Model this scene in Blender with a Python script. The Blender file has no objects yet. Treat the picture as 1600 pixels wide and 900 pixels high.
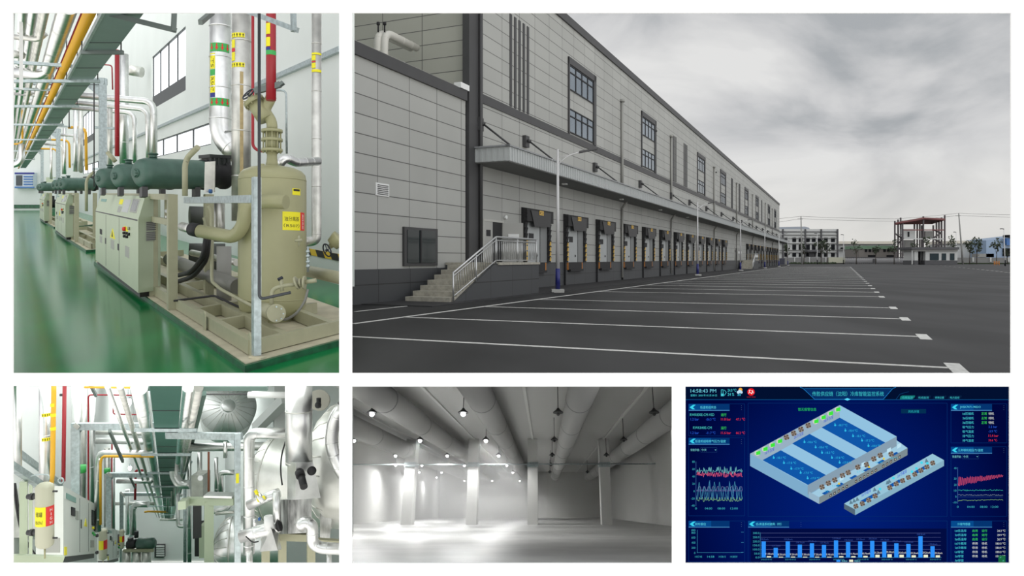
import bpy, math, random
from math import sin, cos, pi, sqrt, atan2, radians
from mathutils import Vector as V
random.seed(7)
sc = bpy.context.scene
COL = sc.collection

# ------------------------------------------------------------ camera
FP, CX, CY, EYE = 1150.0, 800.0, 405.0, 1.6      # focal length and principal point in pixels of the 1600x900 frame, eye height
cam_d = bpy.data.cameras.new('camera'); cam = bpy.data.objects.new('camera', cam_d); COL.objects.link(cam)
cam_d.sensor_width = 36; cam_d.lens = FP/1600*36; cam_d.shift_y = (CY-450)/1600.0
cam.location = (0, 0, EYE); cam.rotation_euler = (pi/2, 0, 0); cam_d.clip_end = 2000
sc.camera = cam

# ------------------------------------------------------------ sky
w = bpy.data.worlds.new('sky'); sc.world = w; w.use_nodes = True
nt = w.node_tree; nt.nodes.clear()
def N(t, **k):
    n = nt.nodes.new(t)
    for a, b in k.items(): setattr(n, a, b)
    return n
L = lambda a, b: nt.links.new(a, b)
tc = N('ShaderNodeTexCoord'); sep = N('ShaderNodeSeparateXYZ'); L(tc.outputs['Generated'], sep.inputs[0])
mp = N('ShaderNodeMapping'); mp.inputs['Scale'].default_value = (1.3, 1.3, 3.0); L(tc.outputs['Generated'], mp.inputs[0])
no = N('ShaderNodeTexNoise'); no.inputs['Scale'].default_value = 3.3; no.inputs['Detail'].default_value = 7; no.inputs['Roughness'].default_value = .5; no.inputs['Distortion'].default_value = .5
L(mp.outputs[0], no.inputs['Vector'])
cr = N('ShaderNodeValToRGB'); L(no.outputs['Fac'], cr.inputs[0])
e = cr.color_ramp.elements
e[0].position = .36; e[0].color = (.40, .42, .44, 1); e[1].position = .66; e[1].color = (.76, .76, .755, 1)
m1 = e.new(.5); m1.color = (.60, .605, .615, 1)
hz = N('ShaderNodeMapRange'); hz.inputs[1].default_value = 0; hz.inputs[2].default_value = .13; hz.inputs[3].default_value = .85; hz.inputs[4].default_value = 0
L(sep.outputs[2], hz.inputs[0])
mx = N('ShaderNodeMixRGB'); mx.inputs[2].default_value = (.78, .765, .72, 1); L(hz.outputs[0], mx.inputs[0]); L(cr.outputs[0], mx.inputs[1])
bk = N('ShaderNodeMapRange', interpolation_type='SMOOTHSTEP'); bk.inputs[1].default_value = -.25; bk.inputs[2].default_value = .5
bk.inputs[3].default_value = 1.0; bk.inputs[4].default_value = 2.3     # sky boosted behind the camera, added to light the white display wall
ng = N('ShaderNodeMath', operation='MULTIPLY'); ng.inputs[1].default_value = -1; L(sep.outputs[1], ng.inputs[0]); L(ng.outputs[0], bk.inputs[0])
bg = N('ShaderNodeBackground'); L(mx.outputs[0], bg.inputs[0]); L(bk.outputs[0], bg.inputs[1])
ow = N('ShaderNodeOutputWorld'); L(bg.outputs[0], ow.inputs[0])

# ------------------------------------------------------------ exposure
sc.view_settings.view_transform = 'Standard'; sc.view_settings.look = 'None'
sc.view_settings.exposure = 0; sc.view_settings.gamma = 1; sc.view_settings.use_curve_mapping = False

# ------------------------------------------------------------ helpers
def at(px, py, Y):                       # the point seen at (px, py) that stands Y metres in front of the camera
    return V(((px-CX)/FP*Y, Y, EYE-(py-CY)/FP*Y))
def area_light(name, a, b, c, watts, colour=(1, 1, 1), spread=pi):
    """rectangular lamp on the three corners a, b, c; it shines along (b-a) x (c-a)"""
    a, b, c = V(a), V(b), V(c)
    d = bpy.data.lights.new(name, 'AREA'); d.shape = 'RECTANGLE'; d.size = (b-a).length; d.size_y = (c-a).length
    d.energy = watts; d.color = colour; d.spread = spread
    o = bpy.data.objects.new(name, d); COL.objects.link(o)
    x = (b-a).normalized(); n = x.cross((c-a)).normalized(); z = -n; y = z.cross(x)
    from mathutils import Matrix
    m = Matrix((x, y, z)).transposed().to_4x4(); m.translation = a+(b-a)/2+(c-a)/2
    o.matrix_world = m
    return o

_mats = {}
def mat(name, col, rough=.6, metal=0., vary=.0, scale=3., bump=0., coat=0., emit=None, es=1., alpha=None, spec=None, trans=0., lo=None, detail=4., stretch=None):
    if name in _mats: return _mats[name]
    m = bpy.data.materials.new(name); m.use_nodes = True; _mats[name] = m
    t = m.node_tree; b = t.nodes['Principled BSDF']
    c = tuple(col)+(1,)
    b.inputs['Base Color'].default_value = c; b.inputs['Roughness'].default_value = rough; b.inputs['Metallic'].default_value = metal
    if coat: b.inputs['Coat Weight'].default_value = coat; b.inputs['Coat Roughness'].default_value = .08
    if trans: b.inputs['Transmission Weight'].default_value = trans
    if spec is not None: b.inputs['Specular IOR Level'].default_value = spec
    if emit: b.inputs['Emission Color'].default_value = tuple(emit)+(1,); b.inputs['Emission Strength'].default_value = es
    if vary or bump:
        g = t.nodes.new('ShaderNodeNewGeometry'); n = t.nodes.new('ShaderNodeTexNoise'); n.inputs['Scale'].default_value = scale; n.inputs['Detail'].default_value = detail
        if stretch:
            q = t.nodes.new('ShaderNodeMapping'); q.inputs['Scale'].default_value = stretch; t.links.new(g.outputs['Position'], q.inputs[0]); t.links.new(q.outputs[0], n.inputs['Vector'])
        else: t.links.new(g.outputs['Position'], n.inputs['Vector'])
        if vary:
            r = t.nodes.new('ShaderNodeValToRGB'); r.color_ramp.elements[0].position = .3; r.color_ramp.elements[1].position = .7
            r.color_ramp.elements[0].color = tuple(max(0, k*(1-vary)) for k in col)+(1,) if lo is None else tuple(lo)+(1,)
            r.color_ramp.elements[1].color = tuple(min(1, k*(1+vary*.6)) for k in col)+(1,)
            t.links.new(n.outputs['Fac'], r.inputs[0]); t.links.new(r.outputs[0], b.inputs['Base Color'])
        if bump:
            u = t.nodes.new('ShaderNodeBump'); u.inputs['Strength'].default_value = bump; t.links.new(n.outputs['Fac'], u.inputs['Height']); t.links.new(u.outputs[0], b.inputs['Normal'])
    return m
def glow(name, col, s=1.):
    if name in _mats: return _mats[name]
    m = mat(name, (0, 0, 0), .9, emit=col, es=s, spec=0); return m
def lin(r, g, b):
    f = lambda c: c/255/12.92 if c/255 <= .04045 else ((c/255+.055)/1.055)**2.4
    return (f(r), f(g), f(b))

class MB:
    """collects shapes; build() links them as ONE mesh object"""
    def __init__(s): s.v = []; s.f = []; s.sm = []
    def face(s, pts, smooth=False):
        k = len(s.v); s.v += [V(p) for p in pts]; s.f.append(tuple(range(k, k+len(pts)))); s.sm.append(smooth); return s
    def hexa(s, c):                       # eight corners: 0-3 one face, 4-7 the opposite one
        k = len(s.v); s.v += [V(p) for p in c]
        for q in ((0, 3, 2, 1), (4, 5, 6, 7), (0, 1, 5, 4), (1, 2, 6, 5), (2, 3, 7, 6), (3, 0, 4, 7)):
            s.f.append(tuple(k+i for i in q)); s.sm.append(False)
        return s
    def box(s, M, a0, a1, b0, b1, c0, c1):    # a box in the coordinates of the place M
        return s.hexa([M(a0, b0, c0), M(a1, b0, c0), M(a1, b1, c0), M(a0, b1, c0), M(a0, b0, c1), M(a1, b0, c1), M(a1, b1, c1), M(a0, b1, c1)])
    def prism(s, poly, d):                # polygon pts extruded by vector d
        n = len(poly); k = len(s.v); d = V(d); P = [V(p) for p in poly]; s.v += P+[p+d for p in P]
        s.f.append(tuple(k+i for i in reversed(range(n)))); s.f.append(tuple(k+n+i for i in range(n))); s.sm += [False, False]
        for i in range(n): j = (i+1) % n; s.f.append((k+i, k+j, k+n+j, k+n+i)); s.sm.append(False)
        return s
    def rings(s, rs, cap=True, smooth=True, close=False):
        k = len(s.v); n = len(rs[0])
        for r in rs: s.v += r
        for i in range(len(rs)-1):
            for j in range(n):
                a = k+i*n+j; b = k+i*n+(j+1) % n; s.f.append((a, b, b+n, a+n)); s.sm.append(smooth)
        if close:
            for j in range(n):
                a = k+(len(rs)-1)*n+j; b = k+(len(rs)-1)*n+(j+1) % n; s.f.append((a, b, k+(j+1) % n, k+j)); s.sm.append(smooth)
        elif cap:
            s.f.append(tuple(k+j for j in reversed(range(n)))); s.f.append(tuple(k+(len(rs)-1)*n+j for j in range(n))); s.sm += [False, False]
        return s
    def ring(s, c, ax, r, n, ref=None):
        ax = V(ax).normalized(); ref = V(ref) if ref is not None else (V((0, 0, 1)) if abs(ax.z) < .9 else V((1, 0, 0)))
        x = ref.cross(ax).normalized(); y = ax.cross(x)
        return [V(c)+x*(r*cos(2*pi*j/n))+y*(r*sin(2*pi*j/n)) for j in range(n)]
    def cyl(s, p, q, r, r2=None, n=16):
        p, q = V(p), V(q); return s.rings([s.ring(p, q-p, r, n), s.ring(q, q-p, r if r2 is None else r2, n)])
    def lathe(s, p, ax, prof, n=24):      # prof: (distance along axis, radius)
        ax = V(ax).normalized(); return s.rings([s.ring(V(p)+ax*d, ax, max(r, .0008), n) for d, r in prof])
    def tube(s, pts, r, n=12, bend=0., seg=5, seam=0., close=False):
        P = [V(p) for p in pts]
        if bend:                          # round every corner
            Q = [P[0]]
            for i in range(1, len(P)-1):
                a, b, c = P[i-1], P[i], P[i+1]; l = min(bend, (a-b).length*.49, (c-b).length*.49)
                u = b+(a-b).normalized()*l; w_ = b+(c-b).normalized()*l
                for k in range(seg+1):
                    t = k/seg; Q.append(u*(1-t)**2+b*(2*t*(1-t))+w_*t*t)
            Q.append(P[-1]); P = Q
        rs = []; ref = None
        for i, p in enumerate(P):
            d = (P[min(i+1, len(P)-1)]-P[max(i-1, 0)]) if not close else (P[(i+1) % len(P)]-P[i-1])
            d = d.normalized()
            if ref is None: ref = V((0, 0, 1)) if abs(d.z) < .9 else V((1, 0, 0))
            x = ref.cross(d).normalized(); y = d.cross(x).normalized(); ref = y
            rs.append([p+x*(r*cos(2*pi*j/n))+y*(r*sin(2*pi*j/n)) for j in range(n)])
        s.rings(rs, close=close)
        if seam:                          # raised lap joints of the cladding
            acc = 0; nxt = seam
            for i in range(len(P)-1):
                l = (P[i+1]-P[i]).length; d = (P[i+1]-P[i]).normalized() if l else V((0, 0, 1))
                while nxt < acc+l:
                    c = P[i]+d*(nxt-acc); h = max(r*.05, .006); s.rings([s.ring(c-d*h*1.5, d, r*1.0, n), s.ring(c-d*h, d, r*1.035, n), s.ring(c+d*h, d, r*1.035, n), s.ring(c+d*h*1.5, d, r*1.0, n)]); nxt += seam
                acc += l
        return s
    def beam(s, p, q, wd, h, up=(0, 0, 1)):   # a rectangular bar between two points
        p, q = V(p), V(q); d = (q-p).normalized(); u = V(up); u = (u-d*u.dot(d)).normalized() if abs(u.dot(d)) < .99 else d.orthogonal().normalized()
        x = d.cross(u).normalized()*wd/2; u = u*h/2
        return s.hexa([p-x-u, p+x-u, p+x+u, p-x+u, q-x-u, q+x-u, q+x+u, q-x+u])
    def torus(s, c, ax, R, r, n=20, m=6):
        ax = V(ax).normalized(); return s.tube(s.ring(c, ax, R, n), r, n=m, close=True)
    def ball(s, c, r, n=10, sq=(1, 1, 1)):
        c = V(c); rs = []
        for i in range(n+1):
            t = -pi/2+pi*i/n; rr = max(cos(t), .002)
            rs.append([c+V((sq[0]*r*rr*cos(2*pi*j/(2*n)), sq[1]*r*rr*sin(2*pi*j/(2*n)), sq[2]*r*sin(t))) for j in range(2*n)])
        return s.rings(rs)
    def build(s, name, m, parent=None, label=None, cat=None, group=None, kind=None, origin=None):
        if not s.v: s.face([(0, 0, 0), (.001, 0, 0), (0, .001, 0)])
        if parent is not None: org = V(parent['_o'])
        elif origin is not None: org = V(origin)
        else:
            xs = [p.x for p in s.v]; ys = [p.y for p in s.v]; zs = [p.z for p in s.v]; org = V(((min(xs)+max(xs))/2, (min(ys)+max(ys))/2, min(zs)))
        me = bpy.data.meshes.new(name); me.from_pydata([p-org for p in s.v], [], s.f); me.polygons.foreach_set('use_smooth', s.sm); me.update()
        me.materials.append(m)
        o = bpy.data.objects.new(name, me); COL.objects.link(o)
        if parent is not None: o.parent = parent; o['_o'] = list(org)
        else: o.location = org; o['_o'] = list(org)
        return tag(o, label, cat, group, kind)
def tag(o, label=None, cat=None, group=None, kind=None):
    if label: o['label'] = label
    if cat: o['category'] = cat
    if group: o['group'] = group
    if kind: o['kind'] = kind
    return o
def thing(name, loc, label, cat, group=None):
    o = bpy.data.objects.new(name, None); COL.objects.link(o); o.location = V(loc); o['_o'] = list(V(loc)); o.empty_display_size = .2
    return tag(o, label, cat, group)
def copy_tree(o, delta, label=None, parent=None):
    c = o.copy(); COL.objects.link(c)
    if parent is None: c.location = o.location+V(delta)
    else: c.parent = parent
    if label: c['label'] = label
    for ch in list(o.children): copy_tree(ch, delta, None, c)
    return c
def structure(name, mb, m): return mb.build(name, m, kind='structure')
def text_mb(s, org, right, up, wd, ht, mb=None, keep=True):
    """lettering fitted into a wd x ht box whose lower left corner is org"""
    cu = bpy.data.curves.new('lettering', 'FONT'); cu.body = s; cu.resolution_u = 2
    t = bpy.data.objects.new('lettering', cu); COL.objects.link(t)
    dg = bpy.context.evaluated_depsgraph_get(); me = bpy.data.meshes.new_from_object(t.evaluated_get(dg))
    mb = mb or MB()
    if len(me.vertices):
        xs = [v.co.x for v in me.vertices]; ys = [v.co.y for v in me.vertices]
        x0, x1, y0, y1 = min(xs), max(xs), min(ys), max(ys)
        kx = wd/max(x1-x0, 1e-6); ky = ht/max(y1-y0, 1e-6)
        R, U = V(right).normalized(), V(up).normalized(); k = len(mb.v)
        mb.v += [V(org)+R*((v.co.x-x0)*kx)+U*((v.co.y-y0)*ky) for v in me.vertices]
        for p in me.polygons: mb.f.append(tuple(k+i for i in p.vertices)); mb.sm.append(False)
    bpy.data.objects.remove(t); bpy.data.curves.remove(cu); bpy.data.meshes.remove(me)
    return mb

# ------------------------------------------------------------ shared materials
alu = mat('aluminium_cladding', (.80, .81, .80), .33, 1., vary=.12, scale=5, bump=.02)
alu_dull = mat('dull_aluminium_cladding', (.66, .66, .62), .42, .9, vary=.2, scale=4, bump=.02)
galv = mat('galvanised_steel', (.46, .53, .54), .45, .75, vary=.22, scale=14)
beige = mat('beige_paint', lin(164, 163, 136), .45, 0, vary=.06, scale=6)
beige_lt = mat('pale_cabinet_paint', lin(182, 194, 168), .4, 0, vary=.03, scale=2)
black = mat('black_rubber', (.012, .012, .014), .6)
dkgreen = mat('dark_green_compressor_paint', lin(72, 102, 91), .42, 0, vary=.15, scale=6)
yellow = mat('yellow_pipe_paint', lin(222, 168, 40), .4)
red = mat('red_pipe_paint', lin(158, 34, 44), .4)
lab_y = mat('yellow_label', lin(236, 226, 30), .5)
lab_g = mat('green_label', lin(60, 170, 84), .5)
lab_r = mat('red_label', lin(214, 48, 44), .5)
lab_k = mat('black_lettering', (.01, .01, .01), .6)
lab_b = mat('blue_label', lin(40, 50, 130), .5)
white_m = mat('white_paint', (.78, .79, .78), .5)
glassm = mat('window_glass', (.02, .025, .03), .05, 0, coat=.5, spec=.8)
# ============================================================ THE DISPLAY WALL with five openings
white_wall = mat('white_display_wall', (.93, .93, .93), .85)
WY, WT = 9.0, .02
mb = MB()
def wbox(x0, y0, x1, y1):
    a, b = at(x0, y1, WY), at(x1, y0, WY); mb.hexa([(a.x, WY, a.z), (b.x, WY, a.z), (b.x, WY+WT, a.z), (a.x, WY+WT, a.z), (a.x, WY, b.z), (b.x, WY, b.z), (b.x, WY+WT, b.z), (a.x, WY+WT, b.z)])
wbox(-250, -140, 1850, 20); wbox(-250, 880, 1850, 1040); wbox(-250, 20, 20, 880); wbox(1580, 20, 1850, 583); wbox(1578, 604, 1850, 880); wbox(1580, 583, 1850, 604)
wbox(530, 20, 550, 880); wbox(20, 583, 530, 603); wbox(550, 583, 1580, 604); wbox(1050, 604, 1071, 880)
structure('wall_front', mb, white_wall)

# ============================================================ THE WAREHOUSE YARD (true size; u along the facade, v away from it, z up)
SN, CS = .4094, .9124
def E(u, v, z): return V((SN*u+CS*v, CS*u-SN*v, z))
EU, EV, EZ = E(1, 0, 0), E(0, 1, 0), V((0, 0, 1))
FV = -15.44                                   # facade plane
def tile_mat(name, d, wd, ht, col, jo, mortar=.018, vary=.05, off=(0, 0)):
    m = mat(name, col, .55); t = m.node_tree; b = t.nodes['Principled BSDF']
    g = t.nodes.new('ShaderNodeNewGeometry'); dp = t.nodes.new('ShaderNodeVectorMath'); dp.operation = 'DOT_PRODUCT'; dp.inputs[1].default_value = d; t.links.new(g.outputs['Position'], dp.inputs[0])
    s_ = t.nodes.new('ShaderNodeSeparateXYZ'); t.links.new(g.outputs['Position'], s_.inputs[0])
    c_ = t.nodes.new('ShaderNodeCombineXYZ'); a1 = t.nodes.new('ShaderNodeMath'); a1.inputs[1].default_value = off[0]; a2 = t.nodes.new('ShaderNodeMath'); a2.inputs[1].default_value = off[1]
    t.links.new(dp.outputs['Value'], a1.inputs[0]); t.links.new(s_.outputs[2], a2.inputs[0]); t.links.new(a1.outputs[0], c_.inputs[0]); t.links.new(a2.outputs[0], c_.inputs[1])
    k = t.nodes.new('ShaderNodeTexBrick'); k.offset = 0; k.squash = 1; k.inputs['Scale'].default_value = 1; k.inputs['Brick Width'].default_value = wd; k.inputs['Row Height'].default_value = ht
    k.inputs['Mortar Size'].default_value = mortar; k.inputs['Mortar Smooth'].default_value = .1; k.inputs['Bias'].default_value = 0
    k.inputs['Color1'].default_value = tuple(c*(1-vary) for c in col)+(1,); k.inputs['Color2'].default_value = tuple(c*(1+vary) for c in col)+(1,); k.inputs['Mortar'].default_value = tuple(jo)+(1,)
    n = t.nodes.new('ShaderNodeTexNoise'); n.inputs['Scale'].default_value = .35; n.inputs['Detail'].default_value = 5; t.links.new(g.outputs['Position'], n.inputs['Vector'])
    mr = t.nodes.new('ShaderNodeMapRange'); mr.inputs[3].default_value = .88; mr.inputs[4].default_value = 1.1; t.links.new(n.outputs['Fac'], mr.inputs[0])
    vm = t.nodes.new('ShaderNodeVectorMath'); vm.operation = 'SCALE'; t.links.new(k.outputs['Color'], vm.inputs[0]); t.links.new(mr.outputs[0], vm.inputs['Scale'])
    t.links.new(c_.outputs[0], k.inputs['Vector']); t.links.new(vm.outputs[0], b.inputs['Base Color']); return m
tile = tile_mat('facade_tiles', EU, 2.15, .69, (.385, .39, .37), (.09, .09, .085), off=(1.2, .2))
tile_end = tile_mat('end_wall_tiles', EV, 2.2, .69, (.40, .40, .35), (.09, .09, .085), off=(.4, .1))
tile_dark = tile_mat('plinth_tiles', EU, 2.15, .69, (.06, .063, .067), (.02, .02, .02), off=(1.2, .0))
dark_trim = mat('dark_grey_trim', (.05, .05, .052), .5, vary=.1, scale=1)
asphalt = mat('asphalt', (.032, .032, .034), .6, spec=.32, vary=.62, scale=.3, detail=10, bump=0, stretch=(1, .3, 1))
_r = [n for n in asphalt.node_tree.nodes if n.type == 'VALTORGB'][0].color_ramp.elements; _r[0].position = .40; _r[1].position = .60; _r[0].color = (.011, .011, .0115, 1); _r[1].color = (.034, .034, .035, 1)
concrete = mat('concrete_steps', (.42, .40, .34), .8, vary=.25, scale=5)
paint_w = mat('white_road_paint', (.70, .70, .67), .7, vary=.2, scale=9, detail=8)
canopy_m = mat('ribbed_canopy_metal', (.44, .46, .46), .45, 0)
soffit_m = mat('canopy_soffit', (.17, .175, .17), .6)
steel_w = mat('stainless_rail', (.55, .56, .56), .32, .8)
pvc = mat('grey_downpipe', (.30, .30, .28), .5)

g = MB(); g.face([(-2.25, 10.0, 0), (8, 10.0, 0), (320, 420, 0), (-94, 420, 0)]); structure('ground', g, asphalt)
# painted bays
mk = MB()
def stripe(u0, u1, v0, v1, zt_=.006): mk.box(E, u0, u1, v0, v1, .0, zt_)
US = [12.45, 17.25, 22.2, 27.1, 34.9, 39.7]+[44.5+4.8*i for i in range(0, 27)]
for u in US:
    stripe(u, u+.13, -11.0 if u > 11 else -9, 1.55); stripe(u-.5, u+.6, 1.42, 1.63, .009)
stripe(15.0, 172, -11.12, -10.98)
stripe(18.5, 23.5, -13.6, -13.5)
for i in range(26): mk.box(E, 150+0*i, 150.5, 36+4.5*i, 38.6+4.5*i, 0, .006)
for i in range(24):
    a = at(1448+i*7.2, 412.5+i*.75, 1840/(7.5+i*.75)); b = at(1452+i*7.2, 412.8+i*.75, 1840/(7.8+i*.75)); a.z = b.z = 0
    d = (b-a).normalized()*1.2; s_ = V((d.y, -d.x, 0))*.12
    mk.prism([a-s_, a+d-s_, a+d+s_, a+s_], (0, 0, .006))
mk.build('ground_marking', paint_w, kind='structure')
# dark strip and kerb along the building
kb = MB(); kb.box(E, 21.4, 212, FV, FV+2.9, 0, .03); kb.build('kerb', mat('dark_kerb', (.028, .028, .03), .7, vary=.3, scale=1), kind='structure')

wh = thing('warehouse', E(100, FV-10, 0), 'long grey tiled cold store warehouse behind the row of loading docks', 'building')
U0, UE, ZT, ZB = 29.8, 210, 16.45, 9.35
MB().box(E, U0, UE, FV-.4, FV, 1.3, ZT).build('wall', tile, wh)
MB().box(E, U0, U0+.4, FV-6.8, FV-.4, 1.3, ZT).build('wall', tile_end, wh, label='end wall above the low wing')
MB().box(E, U0, UE, FV-6.8, FV-.4, ZT-.3, ZT-.05).build('roof', dark_trim, wh)
MB().box(E, UE-.4, UE, FV-6.8, FV-.4, 0, ZT).build('wall', tile_end, wh)
MB().box(E, U0, UE, FV-.4, FV+.05, 0, 1.42).build('plinth', tile_dark, wh)
b_ = MB(); b_.box(E, U0, UE+.05, FV, FV+.12, ZT-.38, ZT+.12); b_.box(E, U0-.06, U0, FV-6.8, FV+.12, ZT-.38, ZT+.12); b_.build('cornice', dark_trim, wh)
MB().box(E, U0, UE, FV, FV+.06, ZB-.42, ZB).build('band', dark_trim, wh)
pl_ = MB(); pl_.box(E, U0-.4, U0+.8, FV-.2, FV+.14, 0, ZT+.1); pl_.cyl(E(U0+.6, FV+.22, 0), E(U0+.6, FV+.22, ZT), .09, n=10)
pl_.build('corner_pilaster', dark_trim, wh, label='dark grey corner pilaster')
for k, (a, z0, z1) in enumerate([(34.1, 9.4, 14.1), (73.3, 9.4, 14.0), (79.1, 9.4, 14.0), (115.8, 9.4, 14), (124.8, 9.4, 14), (161.5, 9.4, 14), (169.5, 9.4, 14)]):
    s_ = MB()
    for i in range(5 if k == 0 else 4): s_.box(E, a+i*.56, a+i*.56+.25, FV, FV+.04, z0, z1)
    s_.build('fin_panel', dark_trim, wh)
frame_m = dark_trim
sky_glass = mat('reflective_window_glass', (.24, .29, .34), .08, .6)
for a, b in [(42.8, 48.3), (60.9, 66.2), (87.1, 92.4), (104.9, 110.1), (132.8, 138), (150.5, 155.7), (176.2, 181.4), (193.7, 198.6)]:
    f = MB(); f.box(E, a, a+.16, FV, FV+.1, ZB, 14.1); f.box(E, b-.5, b, FV, FV+.1, ZB, 14.1); f.box(E, a, b, FV, FV+.1, 13.68, 14.1)
    fr = f.build('window_surround', frame_m, wh)
    for z0, z1 in ((12.1, 13.66), (9.45, 10.95)):
        MB().box(E, a+.16, b-.5, FV, FV+.03, z0, z1).build('window_glass', sky_glass, fr)
        q = MB()
        for i in range(5): q.box(E, a+.16+i*(b-a-.74)/4, a+.24+i*(b-a-.74)/4, FV+.03, FV+.07, z0, z1)
        for z in (z0, z1-.5, z1-.07): q.box(E, a+.16, b-.5, FV+.03, FV+.07, z, z+.07)
        q.build('window_frame', black, fr)
for a in (54.7, 72.4, 99, 121.5, 144.3, 169.4, 187):
    q = MB(); q.cyl(E(a, FV+.12, 6.2), E(a, FV+.12, 13.6), .11, n=8); q.cyl(E(a, FV+.12, 13.6), E(a, FV+.12, 13.8), .2, n=8); q.cyl(E(a, FV+.12, .2), E(a, FV+.12, 5.5), .09, n=8)
    q.tube([E(a, FV+.12, 5.5), E(a, FV+.3, 5.75), E(a, FV+.5, 6.0)], .09, n=8); q.build('downpipe', pvc, wh)
q = MB()
for a in (66, 100.8, 122): q.cyl(E(a, FV, 13.2), E(a, FV+.18, 13.2), .1, n=8)
q.build('wall_lamp', dark_trim, wh)

# low wing to the left of the pilaster, in the same plane as the facade
wg = thing('warehouse_wing', E(24, FV-6, 0), 'lower tiled wing with a dark coping and one square window, left of the pilaster', 'building')
MB().box(E, 20.3, U0-.5, FV-.3, FV+.0, 1.2, 8.75).build('wall', tile, wg)
MB().box(E, 20.3, U0-.5, FV-.3, FV+.05, 0, 1.24).build('plinth', tile_dark, wg)
MB().box(E, 20.3, U0-.5, FV-.35, FV+.1, 8.7, 9.15).build('coping', dark_trim, wg)
MB().box(E, 21, U0-.5, FV-1.2, FV-.3, 8.5, 8.7).build('roof', soffit_m, wg)
q = MB(); q.box(E, 24.1, 26.65, FV, FV+.1, 1.34, 2.85); fw = q.build('window_frame', frame_m, wg)
MB().box(E, 24.3, 26.45, FV+.1, FV+.12, 1.45, 2.75).build('window_glass', mat('teal_black_glass', (.010, .018, .020), .12, 0), fw)
q = MB(); q.box(E, 25.2, 25.3, FV+.12, FV+.15, 1.45, 2.75); q.build('window_mullion', black, fw)
lv = MB(); lv.box(E, 22.3, 23.15, FV, FV+.04, 3.92, 4.38)
l1 = lv.build('vent_louver', white_m, wg)
q = MB()
for i in range(6): q.box(E, 22.38, 23.07, FV+.045, FV+.06, 3.97+i*.065, 3.995+i*.065)
q.build('louver_slat', dark_trim, l1)
q = MB(); q.tube([E(20.4, FV-.1, 9.25), E(U0-.6, FV-.1, 9.25)], .012, n=5)
for i in range(6): q.cyl(E(20.6+i*1.55, FV-.1, 9.1), E(16.5+i*1.55, FV-.1, 9.27), .012, n=5)
q.build('lightning_wire', pvc, wg)
# two white bent pipes coming out of the end wall above the wing
for k, px in enumerate((591, 601)):
    Y = 31.5
    d = EV.normalized()
    top = at(px, 50, Y); bot = at(px-2, 92, Y)
    t = thing('roof_pipe', bot, ('nearer' if k else 'farther')+' of two fat white bent pipes above the wing roof, '+('right' if k else 'left')+' one', 'pipe', None)
    q = MB(); q.tube([bot-V((0, 0, 1.2)), top-V((0, 0, 0)), top+EU*2.6], .17, bend=.5, n=14, seam=.7); q.build('pipe_run', mat('white_pipe_jacket', (.62, .61, .56), .45), t)
    q = MB(); q.cyl(top, top+V((0, 0, .42)), .035, n=8); q.cyl(top+V((0, 0, .3)), top+V((0, 0, .42)), .07, n=8); q.build('valve_stem', black, t)
q = MB(); q.box(E, U0-1.2, U0-.4, FV-.2, FV+.15, 9.15, 9.4); tag(q.build('roof_bracket', white_m), 'small white bracket at the end of the wing coping beside the pilaster', 'bracket')

# canopy
cn = thing('canopy', E(120, FV+1, 6), 'long ribbed grey canopy hung over the loading docks', 'canopy')
q = MB(); q.box(E, 30.0, 222, FV+1.78, FV+1.84, 6.02, 6.68); q.box(E, 30.0, 30.06, FV, FV+1.78, 6.02, 6.68)
for i in range(640): q.box(E, 30+i*.3, 30.1+i*.3, FV+1.84, FV+1.87, 6.04, 6.64)
for i in range(6): q.box(E, 29.97, 30.0, FV+.1+i*.3, FV+.2+i*.3, 6.04, 6.64)
q.build('fascia', canopy_m, cn)
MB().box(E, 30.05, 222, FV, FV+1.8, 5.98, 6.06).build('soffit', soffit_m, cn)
q = MB(); q.box(E, 29.9, 222, FV+1.7, FV+1.92, 6.66, 6.73); q.box(E, 29.9, 30.1, FV, FV+1.9, 6.66, 6.73); q.build('edge_flashing', mat('canopy_flashing', (.26, .27, .28), .4), cn)
for k, a in enumerate([30.5, 36, 48, 60.3, 72.5, 82, 93, 105.5, 117.5, 128, 139, 151, 163, 175, 187, 199]):
    q = MB(); q.box(E, a-.25, a+.25, FV+(.12 if k == 0 else 0), FV+.2, 7.55, 8.15); q.cyl(E(a, FV+.2, 7.9), E(a, FV+.36, 7.82), .09, n=8)
    br = q.build('tie_bracket', dark_trim, cn); MB().cyl(E(a, FV+.3, 7.85), E(a, FV+1.75, 6.72), .045, n=8).build('tie_rod', dark_trim, br)
for a in (40, 52, 64.5, 77):
    MB().box(E, a-.15, a+.15, FV+.7, FV+.95, 5.9, 5.98).build('soffit_lamp', white_m, cn)

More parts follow.
